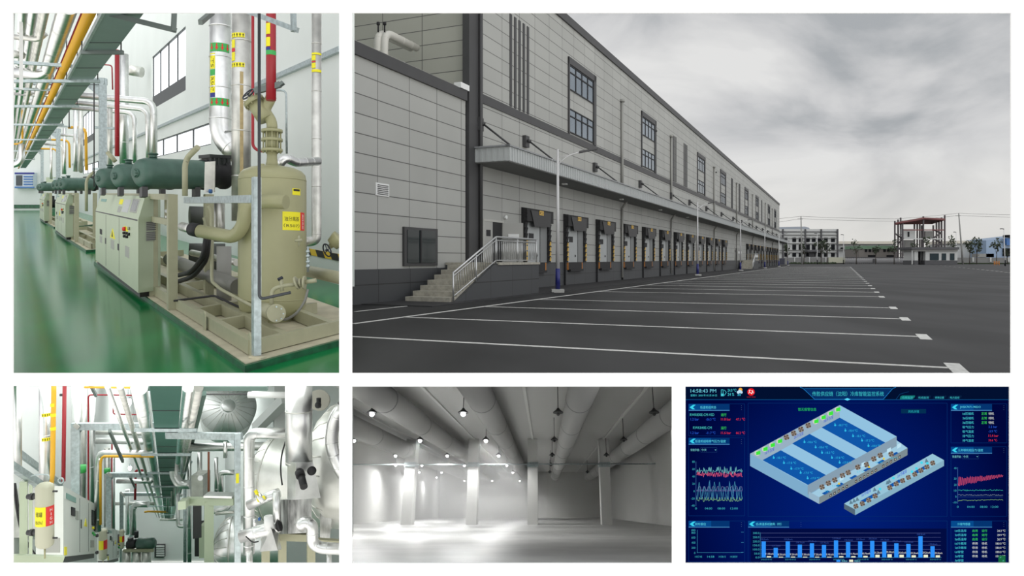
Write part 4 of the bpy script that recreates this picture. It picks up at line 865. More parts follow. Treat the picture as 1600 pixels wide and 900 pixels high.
# -------- the overhead duct and its neighbours, all running down the hall
q = MB(); xl, xr, zt = 1.42, 1.98, 2.6
q.hexa([TF(xl, 9.6, zt), TF(xr, 9.6, zt), TF(xr, 9.6, zt+.16), TF(xl, 9.6, zt+.16), TF(xl, 80, zt), TF(xr, 80, zt), TF(xr, 80, zt+.16), TF(xl, 80, zt+.16)])
duct_m = mat('grey_green_duct', lin(124, 146, 143), .42, .35, vary=.08, scale=2)
t = thing('cable_duct', TF(1.7, 12, zt), 'wide grey-green cable duct running down the hall overhead', 'cable duct'); q.build('duct_body', duct_m, t)
q = MB()
for i in range(26): Y = 12.8+i*2.6; q.beam(TF(xl, Y, zt-.004), TF(xr, Y, zt-.004), .015, .01)
q.build('duct_joint', dark_trim, t); MB().beam(TF(xl-.03, 9.6, zt+.03), TF(xl-.03, 80, zt+.03), .04, .09).build('edge_flange', galv, t)
def run(name, x, z, r, m, label, y0=None, y1=88, seam=2., cat='pipe', group=None):
    y0 = y0 or max(9.3, z*FP/292); q = MB(); q.tube([TF(x, y0, z), TF(x, y1, z)], r, n=16, seam=seam); return tag(q.build(name, m), label, cat, group)
run('yellow_pipe', 1.3, 2.84, .085, yellow, 'yellow pipe running down the hall along the overhead cable duct', seam=0)
run('red_pipe', 1.33, 3.2, .022, red, 'thin red pipe running overhead beside the yellow pipe', seam=0)
gp = 'overhead silver pipes in the pump hall'
run('insulated_pipe', .28, 3.3, .075, alu, 'overhead silver pipe, leftmost in the bundle above the aisle', group=gp)
run('insulated_pipe', .46, 3.25, .075, alu, 'overhead silver pipe, second from the left in the bundle', group=gp)
run('insulated_pipe', .66, 3.15, .06, alu_dull, 'overhead silver pipe, third from the left in the bundle', group=gp)
run('insulated_pipe', 1.04, 3.2, .16, alu, 'fattest overhead silver pipe, next to the yellow pipe', group=gp)
run('insulated_pipe', .84, 4.3, .1, alu_dull, 'higher overhead silver pipe above the fattest one', group=gp)
run('insulated_pipe', .05, 4.1, .1, alu, 'higher overhead silver pipe at the left edge', group=gp)
for k, Y in enumerate((13.5, 17, 22, 28, 36, 46, 58)):
    t = thing('duct_hanger', TF(1.7, Y, zt-.06), '%s trapeze hanger under the overhead cable duct, counted from the front' % ordn[k], 'hanger', 'trapeze hangers under the cable duct')
    MB().beam(TF(-.2 if k else 1.35, Y, zt-.04), TF(2.12, Y, zt-.04), .06, .07).build('crossbar', galv if k else dk_ang, t)
    for x in (1.36, 2.08): MB().cyl(TF(x, Y, zt-.05), TF(x, Y, zt+1.9), .012, n=6).build('hanger_rod', dark_trim, t)
for k, (x, Y) in enumerate(((3.1, 24), (2.95, 43), (2.9, 62))):
    t = thing('portal_frame', TF(x, Y, PZ), '%s galvanised post with a bracket arm holding the overhead duct' % ('nearest', 'second', 'third')[k], 'support frame', 'galvanised portal frames in the pump hall')
    zt2 = 3.7; MB().beam(TF(x, Y, PZ), TF(x, Y, zt2), .22, .22, EYT).build('post', galv, t); MB().beam(TF(.8, Y, zt2-.1), TF(x+.1, Y, zt2-.1), .2, .2).build('bracket_arm', galv, t)
    q = MB(); q.prism([TF(x-.1, Y-.02, zt2-.2), TF(x-.6, Y-.02, zt2-.2), TF(x-.1, Y-.02, zt2-.6)], (0, .04, 0)); q.build('gusset', galv, t)
    MB().beam(TF(x-.3, Y, .75), TF(x+1.0, Y, .75), .06, .08).build('pipe_rest', galv, t)
gp = 'silver pipes dropping behind the machines'
for nm, pts, r, Y, m, lb_ in (
    ('insulated_pipe', [(96, 146), (240, 159), (241, 252)], 5.2, 26, alu, 'outer silver pipe of the three that cross and drop behind the compressors'),
    ('insulated_pipe', [(96, 158), (231, 171), (232, 252)], 3.8, 27, alu, 'middle silver pipe of the three that cross and drop behind the compressors'),
    ('insulated_pipe', [(110, 168), (210, 176), (211, 255)], 3.4, 29, alu, 'inner silver pipe of the three that cross and drop behind the compressors'),
    ('insulated_pipe', [(194, 85), (194, 258)], 6.5, 30, alu, 'fat upright silver pipe just right of the red riser'),
    ('insulated_pipe', [(172, 163), (172, 258)], 3.6, 28, alu_dull, 'upright silver pipe just left of the red riser'),
    ('insulated_pipe', [(118, 165), (118, 268)], 3.0, 38, alu, 'upright silver pipe left of the nearest portal post'),
    ('insulated_pipe', [(126, 165), (126, 268)], 3.4, 39, alu_dull, 'upright silver pipe right against the nearest portal post'),
    ('insulated_pipe', [(101, 200), (101, 272)], 2.4, 50, alu, 'upright silver pipe between the second portal post and the yellow pipe'),
    ('insulated_pipe', [(80, 228), (80, 280)], 1.8, 60, alu, 'small upright silver pipe near the far end of the hall'),
    ('insulated_pipe', [(88, 210), (126, 213), (127, 270)], 2.2, 44, alu, 'thin silver pipe bent down beside the second machine'),
    ('insulated_pipe', [(70, 225), (98, 227), (99, 272)], 1.7, 54, alu_dull, 'thin silver pipe bent down beside the third machine')):
    pipe(nm, pts, r, Y, m, lb_, gp, bend=.35, seam=1.8)
pipe('wall_pipe', [(195, 108, 44), (222, 113, 44)], 8, 44, alu_dull, 'short fat pipe stub sticking out of the white window wall')
pipe('red_riser', [(183, 78), (183, 244)], 3.4, 22, red, 'upright red pipe right of the nearest portal post', seam=1.3)
pipe('red_pipe', [(162, 101), (175, 102), (176, 140)], 1, 23, red, 'thin red pipe bent beside the red riser', bend=.1)
for k, (pts, r, Y) in enumerate((([(107, 199), (134, 199), (135, 266)], 2.1, 40), ([(60, 218), (108, 219), (109, 262)], 1.6, 50), ([(52, 232), (89, 233), (89, 278)], 1.4, 60), ([(18, 225), (35, 225), (35, 166)], 1.5, 38))):
    pipe('yellow_pipe', pts, r, Y, yellow, ('nearest yellow pipe bent down over the second machine', 'second yellow pipe bent down over the second machine', 'smallest yellow pipe bent down near the far wall', 'yellow pipe at the left edge, bent upward')[k], 'yellow gas pipes', bend=.4)
for k, (pts, r, Y, m) in enumerate((([(0, 112), (68, 117), (84, 100)], 8, 19, alu), ([(0, 142), (84, 147), (92, 141)], 5.5, 24, alu), ([(0, 83), (36, 86)], 6, 17, alu_dull), ([(0, 158), (76, 160)], 4.5, 28, alu), ([(34, 225), (34, 255), (12, 259)], 4.6, 34, alu), ([(0, 55), (60, 62), (72, 52)], 4, 15, alu_dull))):
    pipe('cross_pipe', pts, r, Y, m, ('fat silver cross pipe with an elbow, upper left under the bundle', 'silver cross pipe below the fattest cross pipe at the left edge', 'short silver cross pipe at the left edge, upper', 'thin silver cross pipe at the left edge, lower', 'silver elbow pipe low at the left edge above the poster', 'small silver cross pipe near the top left corner')[k], 'silver cross pipes at the left edge', bend=.35, seam=1.2)
pipe('hanger_rod', [(147, 128), (147, 292)], 1, 23, dark_trim, 'thin dark rod hanging beside the nearest portal post', cat='rod')
pipe('hanger_rod', [(108, 170), (108, 200)], .8, 30, dark_trim, 'thin dark rod hanging from the third hanger', cat='rod')
q = MB(); q.beam(at(33, 10, 14), at(33, 140, 14), .06, .06, EYT); tag(q.build('hanger_post', white_m), 'white square post at the upper left among the cross pipes', 'post')
for k, (a, b, Y) in enumerate((((0, 96), (112, 103), 16.5), ((0, 138), (90, 141), 22), ((0, 194), (110, 198), 34), ((147, 199), (182, 201), 24))):
    q = MB(); q.beam(at(a[0], a[1], Y), at(b[0], b[1], Y), .07, .07); tag(q.build('cross_channel', galv), ('nearest steel cross channel under the silver pipe bundle', 'second steel cross channel under the silver pipe bundle', 'farthest steel cross channel below the overhead duct', 'short steel channel between portal post and red riser')[k], 'channel', 'steel cross channels')
# far end
t = thing('notice_board', at(38, 293, 96), 'blue and white notice board on the far wall of the hall', 'notice board')
q = MB(); a, b = at(23, 294, 96.4), at(53, 269.5, 96.4); q.box(lambda x, y, z: V((x, y, z)), a.x, b.x, 96.2, 97.0, a.z, b.z); q.build('board', mat('board_white', (.6, .68, .75), .5), t)
def pb(x0, x1, y0, y1, m, nm): a, b = at(x0, y1, 96.1), at(x1, y0, 96.1); MB().box(lambda x, y, z: V((x, y, z)), a.x, b.x, 96.08, 96.2, a.z, b.z).build(nm, m, t)
pb(23, 53, 269.5, 272, lab_b, 'blue_border'); pb(23, 53, 291.5, 294, mat('board_blue', (.05, .16, .4), .5), 'blue_border'); pb(25, 34, 274, 290, mat('board_photo', (.05, .06, .07), .5), 'picture')
for i in range(4): pb(37, 51, 275+i*4, 277+i*4, mat('board_blue', (.05, .16, .4), .5), 'text_line')
t = thing('junction_box', at(78, 297, 90), 'small pale junction box near the far wall beside the last machine', 'box'); q = MB(); a, b = at(72, 298, 90), at(85, 277, 90); q.box(lambda x, y, z: V((x, y, z)), a.x, b.x, 90, 90.5, a.z, b.z); q.build('box_body', beige_lt, t)
t = thing('far_pump', at(76, 330, 86), 'small dark pump on a green plinth at the far end of the aisle', 'pump')
q = MB(); a, b = at(66, 336, 86), at(88, 326, 86); q.box(lambda x, y, z: V((x, y, z)), a.x, b.x, 86, 90, a.z, b.z); q.build('plinth', plinth_g, t)
q = MB(); q.cyl(at(70, 318, 87), at(86, 318, 88), .5, n=14); q.cyl(at(75, 326, 87), at(75, 302, 87), .25, n=10); q.cyl(at(80, 322, 87), at(80, 306, 87), .35, n=10); q.build('pump_body', black, t)
# ============================================================ THE COMPRESSOR ROOM WITH SILVER TANKS (lower left)
def BF(x, Y, z): return V((-.4678*Y+x, Y, EYE-.3887*Y+z))
EYB = (BF(0, 1, 0)-BF(0, 0, 0)).normalized(); UP = V((0, 0, 1))
def clip_px(q, lim, lo=None):             # leave out what would stand in the neighbouring room
    F = []; S = []
    for f, s_ in zip(q.f, q.sm):
        c = sum((q.v[i] for i in f), V((0, 0, 0)))/len(f); px = CX+FP*c.x/c.y
        if px < lim and (lo is None or px > lo): F.append(f); S.append(s_)
    q.f, q.sm = F, S; return q
area_light('compressor_room_fill', at(60, 589, 11), at(60, 580, 34), at(500, 589, 11), 700, (.97, 1, .98))  # added fill above the view, brightens the near half; no fixture there
area_light('compressor_room_fill', at(120, 574, 42), at(170, 563, 64), at(420, 574, 42), 3200, (.97, 1, .98))  # second added fill, unseen, for the far half of the room
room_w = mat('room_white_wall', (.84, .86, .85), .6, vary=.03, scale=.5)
def band(p, q_, m=None): # an upright wall from p to q (px, Y) as tall as the room
    (pa, Ya), (pb_, Yb) = p, q_
    return [at(pa, 900, Ya), at(pb_, 900, Yb), at(pb_, 596, Yb), at(pa, 596, Ya)]
g = MB(); g.prism(band((12, 14.7), (209, 70)), (-.2, 0, 0)); structure('wall_left', g, room_w)
g = MB(); g.prism(band((205, 70.1), (355, 70.1)), (0, .2, 0)); structure('wall_far', g, room_w)
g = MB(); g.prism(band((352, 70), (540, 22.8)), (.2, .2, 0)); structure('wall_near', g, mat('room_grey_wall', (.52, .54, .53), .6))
g = MB(); g.prism([at(14, 587, 9.4), at(540, 587, 9.4), at(540, 572, 40), at(355, 556, 69.9), at(205, 556, 69.9), at(150, 570, 42)], (0, 0, .02)); structure('ceiling', g, room_w)  # white slab out of view, added to bounce light onto the cladding
g = MB(); g.face([BF(-3.2, 14, -1.6), BF(3, 14, -1.6), BF(5.5, 24, -1.6), BF(5.5, 70, -1.6), BF(-3.2, 70, -1.6)]); structure('floor', g, mat('room_floor_green', lin(40, 110, 80), .3))
gA = 'upright silver pipes by the white wall'
def BP(name, pts, r, Y, m, label, group=None, cat='pipe', **k): return pipe(name, pts, r, Y, m, label, group, cat, **k)
def ptag(c, Y, r, items, par): label_stack(c, Y, r, items, par)
BP('insulated_pipe', [(26, 598), (26, 731)], 7, 13, alu, 'upright silver pipe at the far left edge of the compressor room', gA)
t = thing('insulated_pipe', at(70, 755, 14), 'upright silver pipe with black and yellow arrow bands beside the yellow pipe', 'pipe', gA); PX([(70, 598), (70, 760)], 8, 14, n=20, seam=1).build('pipe_run', alu, t)
label_stack(at(70, 650, 14), 14, 8*14/FP, [('arrows_up', 645, 650, -30, 80), ('arrows_up', 683, 688, -30, 80)], t)
t = thing('yellow_pipe', at(82, 755, 13.8), 'upright yellow pipe beside the large pale cabinet', 'pipe', 'yellow pipes'); PX([(84, 598), (84, 612), (82, 740), (80, 757)], 3.6, 13.8, n=14).build('pipe_run', yellow, t)
for y in (630, 646, 667): wrap(at(83, 600, 13.8), zz(y+5, 13.8), zz(y, 13.8), 3.75*13.8/FP, -80, 80, 'arrow_band', lab_y, t)
t = thing('red_pipe', at(99, 750, 16), 'upright red pipe with flanges above the large pale cabinet', 'pipe', 'red pipes'); PX([(101, 598), (99, 752)], 2.9, 16, n=12, seam=1.1).build('pipe_run', red, t)
MB().beam(at(94, 617, 16), at(100, 617, 16), .05, .05).build('pipe_clamp', dark_trim, t)
BP('insulated_pipe', [(119, 598), (119, 790)], 6.5, 19, alu, 'upright silver pipe just inside the nearest portal frame', gA, seam=1.2)
BP('insulated_pipe', [(131, 598), (129, 790)], 4.5, 20, alu_dull, 'second upright silver pipe inside the nearest portal frame', gA, seam=1.2)
BP('insulated_pipe', [(144, 598), (142, 800)], 5.0, 21, alu, 'upright silver pipe right of the slender red line', gA, seam=1.2)
BP('insulated_pipe', [(167, 700), (167, 835)], 4.2, 30, alu_dull, 'upright silver pipe behind the second portal frame', gA, seam=1.5)
BP('insulated_pipe', [(176, 715), (176, 835)], 3.5, 31, alu, 'upright silver pipe right behind the second portal post', gA, seam=1.5)
BP('insulated_pipe', [(199, 765), (199, 835)], 3, 38, alu, 'upright silver pipe beyond the third portal frame', gA, seam=1.5)
BP('insulated_pipe', [(232, 788), (212, 788), (208, 795), (208, 835)], 4.6, 34, alu, 'silver pipe bent down over the green compressor', gA, bend=.15)
for x0, x1, y0, y1, Y in ((121, 134, 727, 738, 18.6), (163, 172, 732, 739, 27)):
    q = MB(); q.cyl(at((x0+x1)/2, y1, Y), at((x0+x1)/2, y0, Y), (x1-x0)/2*Y/FP, n=18); tag(q.build('pipe_marker', lab_g), ('large' if x0 < 130 else 'small')+' green flow marker band round an upright silver pipe', 'marker', 'green pipe marker bands')
BP('red_pipe', [(138, 786), (138, 617), (172, 617)], 1.2, 18, red, 'slender red line bent at the top beside the nearest portal frame', 'red pipes', bend=.08)
BP('red_pipe', [(172, 617), (217, 618)], 1.1, 22, red, 'thin red line running level near the ceiling lamp', 'red pipes')
BP('red_pipe', [(177, 622), (177, 647), (217, 648)], 1, 24, red, 'thin red line bent in an L below the ceiling lamp', 'red pipes', bend=.08)
BP('red_pipe', [(175, 690), (174, 835)], 1.2, 28, red, 'thin upright red line behind the second portal frame', 'red pipes')
BP('red_pipe', [(224, 735), (212, 735), (211, 781)], 1.8, 30, red, 'short red pipe with elbow near the middle of the room', 'red pipes', bend=.1)
for k, (px, py, pb2, Y, x1) in enumerate(((118, 666, 775, 16.5, 240), (170, 742, 830, 26, 242), (190, 772, 838, 36, 243), (205, 790, 838, 46, 244))):
    t = thing('portal_frame', at(px, pb2, Y), '%s galvanised portal frame left of the green duct, counted from the front' % ordn[k], 'support frame', 'galvanised portal frames in the compressor room')
    MB().beam(at(px, 900 if k else 780, Y), at(px, py, Y), .17, .17, EYB).build('post', galv, t); MB().beam(at(px-4.6*16/Y, py, Y), at(x1, py, Y), .14, .15).build('beam', galv, t)
    q = MB(); q.prism([at(px+4, py+4, Y), at(px+12*16/Y, py+4, Y), at(px+4, py+14*16/Y, Y)], (0, .03, 0)); q.build('gusset', galv, t)
    MB().beam(at(px-2, py-3, Y-.1), at(px+5, py+3, Y-.1), .02, .1).build('corner_plate', alu_dull, t)
for k, (a, b, Y) in enumerate((((171, 673), (192, 721), 15.5), ((140, 598), (150, 618), 14), ((203, 745), (211, 762), 24))):
    q = MB(); q.beam(at(a[0], a[1], Y), at(b[0], b[1], Y+2), .05, .07); tag(q.build('diagonal_brace', dk_ang), ('long', 'topmost', 'small far')[k]+' dark diagonal brace under the pipe rack', 'brace', 'dark diagonal braces')
gB = 'level silver pipes under the duct'
BP('insulated_pipe', [(150, 689), (240, 690)], 4.6, 20, alu, 'level silver pipe just above the L-shaped yellow pipe', gB, seam=1.2)
BP('insulated_pipe', [(236, 708), (156, 708), (153, 722), (153, 830)], 4.8, 19, alu, 'silver pipe bent down beside its yellow companion, mid left', gB, bend=.12, seam=1)
BP('yellow_pipe', [(240, 713), (160, 713), (157, 722), (157, 820)], 2, 18.5, yellow, 'yellow pipe following the bent silver pipe, mid left', 'yellow pipes', bend=.1)
BP('insulated_pipe', [(150, 676), (240, 678)], 3, 22, alu_dull, 'thin level silver pipe below the nearest portal beam', gB, seam=1.2)
BP('insulated_pipe', [(183, 752), (238, 752)], 3.4, 28, alu, 'level silver pipe below the second portal beam', gB, seam=1.2)
BP('insulated_pipe', [(172, 787), (242, 787)], 2.4, 38, alu_dull, 'level silver pipe below the third portal beam', gB, seam=1.2)
BP('yellow_pipe', [(262, 800), (232, 799), (226, 800)], 1.5, 38, yellow, 'short level yellow pipe near the far wall', 'yellow pipes')
BP('yellow_pipe', [(132, 605), (234, 606)], 1.6, 14, yellow, 'level yellow pipe along the very top of the room', 'yellow pipes')
q = MB(); q.beam(at(24, 703, 14.8), at(96, 757, 19), .06, .13); tag(q.build('cable_tray', galv), 'slanting galvanised cable tray on the white wall behind the upright pipes', 'cable tray')
# cabinets
def bcab(x0, x1, Y0, Y1, z0, z1, label):
    t = thing('control_cabinet', BF((x0+x1)/2, (Y0+Y1)/2, z0), label, 'control cabinet', 'pale control cabinets in the compressor room')
    MB().hexa([BF(x0, Y0, z0), BF(x1, Y0, z0), BF(x1, Y1, z0), BF(x0, Y1, z0), BF(x0, Y0, z1), BF(x1, Y0, z1), BF(x1, Y1, z1), BF(x0, Y1, z1)]).build('cabinet_body', mat('white_cabinet_paint', (.70, .73, .69), .4), t)
    MB().hexa([BF(x0+.03, Y0+.05, z0-.12), BF(x1-.03, Y0+.05, z0-.12), BF(x1-.03, Y1, z0-.12), BF(x0, Y1, z0-.12), BF(x0+.03, Y0+.05, z0), BF(x1-.03, Y0+.05, z0), BF(x1-.03, Y1, z0), BF(x0, Y1, z0)]).build('cabinet_base', dark_trim, t)
    H = z1-z0; D = Y1-Y0
    def pt(u0, u1, v0, v1, nm, m, e=.012, par=t): return MB().prism([BF(x1, Y0+D*u0, z0+H*v0), BF(x1, Y0+D*u1, z0+H*v0), BF(x1, Y0+D*u1, z0+H*v1), BF(x1, Y0+D*u0, z0+H*v1)], (e, 0, 0)).build(nm, m, par)
    sc_ = pt(.84, .97, .55, .85, 'display_bezel', black, .02); pt(.86, .95, .6, .82, 'display_screen', mat('dead_grey_screen', (.10, .11, .11), .15), .025, sc_)
    pt(.18, .27, .62, .75, 'gauge', black, .02); pt(.3, .38, .58, .72, 'data_plate', mat('grey_plate', (.36, .37, .34), .5)); mk_ = pt(.06, .3, .84, .92, 'maker_plate', mat('teal_plate', (.2, .36, .32), .5))
    q = MB(); q.prism([BF(x1, Y0+D*.56, z0+H*.5), BF(x1, Y0+D*.66, z0+H*.5), BF(x1, Y0+D*.61, z0+H*.64)], (.012, 0, 0)); q.build('warning_sign', lab_y, t)
    for i, (u, v_, m) in enumerate(((.86, .5, lab_y), (.94, .47, black), (.86, .4, lab_g), (.92, .37, lab_g))): c = BF(x1, Y0+D*u, z0+H*v_); MB().cyl(c, c+V((.05, 0, 0)), .03, n=8).build('selector_knob', m, t)
    pt(.8, .93, .12, .26, 'data_plate', mat('grey_plate', (.36, .37, .34), .5)); pt(.02, .07, .02, .14, 'yellow_tag', lab_y)
    pt(.42, .425, .05, .95, 'door_seam', dark_trim, .004); pt(.72, .725, .05, .95, 'door_seam', dark_trim, .004); pt(.455, .475, .45, .6, 'door_lock', dark_trim)
    v_ = MB().prism([BF(x0+.15, Y0, z0+.08), BF(x1-.06, Y0, z0+.08), BF(x1-.06, Y0, z0+.34), BF(x0+.15, Y0, z0+.34)], (0, -.01, 0)).build('side_vent', mat('grey_plate', (.36, .37, .34), .5), t)
    return t
bcab(-2.4, -1.9, 13.4, 19.3, -.21, 1.08, 'large pale control cabinet at the left, behind the nearest beige capsule'); bcab(-2.25, -1.92, 23.4, 29.2, -.5, .58, 'smaller pale control cabinet behind the second beige capsule')
q = MB(); q.torus(at(95, 751, 13.8), (0, 1, 0), .05, .015, 14, 6); tag(q.build('lifting_eye', galv), 'small steel lifting eye on top of the large pale cabinet', 'lifting eye')
for k, (px, r, y0, y1, Y, ly0, ly1) in enumerate(((70, 13, 753, 857, 12.2, 789, 819), (161, 6, 826, 875, 20, 843, 857), (190.5, 3.6, 827, 857, 30, 837, 846))):
    rr = r*Y/FP; p = at(px, y1, Y); H_ = (y1-y0)*Y/FP
    t = thing('oil_capsule', p, ('nearest', 'second', 'farthest')[k]+' beige upright capsule with a yellow and red label', 'pressure vessel', 'beige capsules beside the cabinets')
    MB().lathe(p, UP, [(0, rr*.1), (rr*.12, rr*.55), (rr*.35, rr*.88), (rr*.6, rr), (H_-rr*.6, rr), (H_-rr*.35, rr*.88), (H_-rr*.12, rr*.55), (H_, rr*.1)], 28).build('vessel_shell', mat('pale_capsule_paint', lin(186, 186, 164), .4), t)
    MB().cyl(p-UP*rr*1.2, p+UP*.01, rr*.1, n=8).build('drain_pipe', tank_m, t)
    lb = wrap(p, zz(ly1, Y), zz(ly0, Y), rr, -75, 5, 'vessel_label', lab_y, t); wrap(p, zz(ly1, Y), zz(ly0, Y), rr, 5, 70, 'danger_strip', lab_r, t)
    if k == 0:
        [wrap_text(ch, p, zz(ly0+8+i*6.5, Y), zz(ly0+3.5+i*6.5, Y), rr+.006, 30 if ch != 'I' else 36, 46 if ch != 'I' else 40, 'lettering', white_m, lb) for i, ch in enumerate('HIGH')]
        wrap_text('储罐', p, zz(804, Y), zz(796, Y), rr+.006, -60, -14, 'lettering', lab_k, lb); wrap_text('R507A）', p, zz(816, Y), zz(809, Y), rr+.006, -62, -12, 'lettering', lab_k, lb)
    q = MB()
    for v_ in (.24, .78): q.cyl(p+UP*H_*v_, p+UP*H_*v_-V((rr*2.1, 0, 0)), rr*.3, n=10); q.cyl(p+UP*H_*v_-V((rr*1.4, 0, 0)), p+UP*H_*v_-V((rr*1.7, 0, 0)), rr*.42, n=12)
    q.build('side_nozzle', dark_trim, t); q = MB()
    for v_ in (.16, .86): q.cyl(p+UP*H_*v_+V((rr*.8, 0, 0)), p+UP*H_*v_+V((rr*1.5, 0, 0)), rr*.12, n=8)
    q.build('small_port', dark_trim, t)
BP('gauge_line', [(76, 753), (78, 742), (60, 741), (48, 744)], .9, 12.3, galv, 'thin bent steel line above the nearest capsule', cat='tube', bend=.1)
t = thing('machine_stand', at(38, 880, 12.6), 'beige and grey steel machine frame at the lower left edge', 'frame')
MB().beam(at(37, 900, 12.6), at(37, 752, 12.6), .11, .11, EYB).build('post', beige_lt, t); MB().beam(at(12, 724, 12), at(62, 757, 13), .11, .11).build('top_rail', galv, t); MB().beam(at(48, 900, 13.2), at(48, 757, 13.2), .05, .05, EYB).build('post', beige_lt, t)
MB().beam(at(12, 872, 12.2), at(98, 874, 12.8), .1, .12).build('base_rail', beige_lt, t)
for k, (pts, r) in enumerate((([(22, 755), (25, 790), (32, 830), (50, 862)], 1.6), ([(24, 755), (30, 800), (38, 840), (56, 868)], 1.2))): BP('black_hose', pts, r, 13.5, black, ('upper' if k else 'lower')+' thin black hose behind the beige frame at the lower left', 'black hoses behind the frame', 'hose', bend=.4)
t = thing('grey_machine', at(30, 870, 15), 'dull silver machine casing behind the lower left frame', 'machine'); q = MB(); q.cyl(at(34, 800, 15.2), at(58, 806, 16.5), .5, n=24); q.build('casing', alu_dull, t)
# middle distance
t = thing('compressor', at(228, 858, 34), 'green compressor drum on its stand in the middle distance', 'compressor')
p = at(214, 849, 34); r = 8.5*34/FP; MB().lathe(p, (1, 0, 0), [(0, .02), (0, r*.6), (.06, r), (.75, r), (.85, r*.6), (.85, .02)], 24).build('motor_housing', dkgreen, t)
q = MB(); q.cyl(at(200, 852, 34), at(214, 849, 34), r*.8, n=14); q.cyl(at(204, 840, 34), at(204, 856, 34), r*.5, n=12); q.cyl(at(213, 840, 33.6), at(213, 830, 33.6), .1, n=8); q.build('pump_head', black, t)
q = MB()
for px in (198, 214, 229): q.cyl(at(px, 900, 34), at(px, 858, 34), .2, n=14)
q.build('stand_vessel', alu_dull, t); MB().beam(at(193, 860, 33.8), at(240, 860, 33.8), .1, .12).build('stand_beam', beige, t)
t = thing('wall_louver', at(250, 870, 69), 'small slatted louver low on the far white wall', 'louver')
a, b = at(243, 870, 69.8), at(257, 851, 69.8); MB().box(lambda x, y, z: V((x, y, z)), a.x, b.x, 69.6, 70, a.z, b.z).build('louver_frame', dark_trim, t); q = MB()
for i in range(5): y = 853+i*3.6; a, b = at(244, y+2, 69.5), at(256, y, 69.5); q.box(lambda x, y, z: V((x, y, z)), a.x, b.x, 69.5, 69.6, a.z, b.z)
q.build('louver_slat', white_m, t)
lampm = glow('lamp_glow', (1, 1, 1), 9)
for k, (px, py, r, Y) in enumerate(((200, 628, 5, 26), (203, 731, 2.5, 44))):
    t = thing('ceiling_lamp', at(px, py, Y), ('bright near' if k == 0 else 'small far')+' hanging lamp glowing among the pipes left of the green duct', 'lamp', 'hanging lamps in the compressor room')
    c = at(px, py, Y); rr = r*Y/FP; MB().ball(c, rr, 8, (1, 1, 1.6)).build('lamp_globe', lampm, t); MB().cyl(c+UP*rr*1.4, c+UP*rr*4, rr*.15, n=6).build('lamp_rod', galv, t)
    MB().lathe(c+UP*rr*1.2, UP, [(0, rr*.9), (rr*.5, rr*.4), (rr*.6, rr*.2)], 14).build('lamp_cap', galv, t)
# overhead runs toward the far wall
t = thing('cable_duct', BF(0, 12, 2.2), 'broad dark green cable duct hanging down the middle of the compressor room', 'cable duct')
q = MB(); q.hexa([BF(-.25, 10.12, 2.2), BF(.2, 10.12, 2.2), BF(.2, 10.12, 2.26), BF(-.25, 10.12, 2.26), BF(-.25, 66, 2.2), BF(.2, 66, 2.2), BF(.2, 66, 2.26), BF(-.25, 66, 2.26)]); q.build('duct_body', mat('deep_green_duct', lin(66, 110, 98), .45, .2, vary=.1, scale=2), t)
q = MB()
for i in range(24): q.beam(BF(-.25, 12+i*2.2, 2.195), BF(.2, 12+i*2.2, 2.195), .015, .01)
q.build('duct_joint', dark_trim, t)
for k, Y in enumerate((13.8, 17.5, 22, 27, 33, 41, 52)):
    q = MB(); q.beam(BF(-.62, Y, 2.16), BF(.55, Y, 2.16), .05, .06)
    for x in (-.34, .21): q.cyl(BF(x, Y, 2.16), BF(x, Y, 2.16+min(1.2, (256*Y/FP-2.2))), .01, n=5)
    tag(q.build('duct_hanger', galv), '%s cross hanger under the dark green duct, counted from the front' % ordn[k], 'hanger', 'cross hangers under the dark green duct')
gC = 'silver pipes running deep beside the green duct'
for k, (x, z, r, m, y0) in enumerate(((-.46, 2.55, .13, alu, 11.9), (-.75, 2.5, .05, alu_dull, 11.6), (-.95, 2.5, .04, alu, 11.6), (.33, 2.5, .1, alu, 11.6), (.47, 2.4, .07, alu_dull, 11.2), (.5, 2.9, .08, alu, 13.4))):
    q = MB(); q.tube([BF(x, y0, z), BF(x, 66, z)], r, n=14, seam=1.6); tag(q.build('insulated_pipe', m), '%s long silver pipe %s the green duct, running to the far wall' % (ordn[k % 3 if k < 3 else k-3], 'left of' if k < 3 else 'right of'), 'pipe', gC)
q = MB(); q.beam(BF(.58, 12.4, 2.62), BF(.58, 40, 2.62), .13, .2); tag(q.build('steel_joist', mat('grey_green_steel', lin(96, 118, 110), .5, .3)), 'grey-green steel joist running deep, upper middle beside the dome tank', 'beam')
q = MB(); q.beam(at(225, 607, 12), at(418, 607, 12), .07, .07); tag(q.build('steel_joist', mat('grey_green_steel', lin(96, 118, 110), .5, .3)), 'grey-green cross joist along the top edge above the dome tank', 'beam')
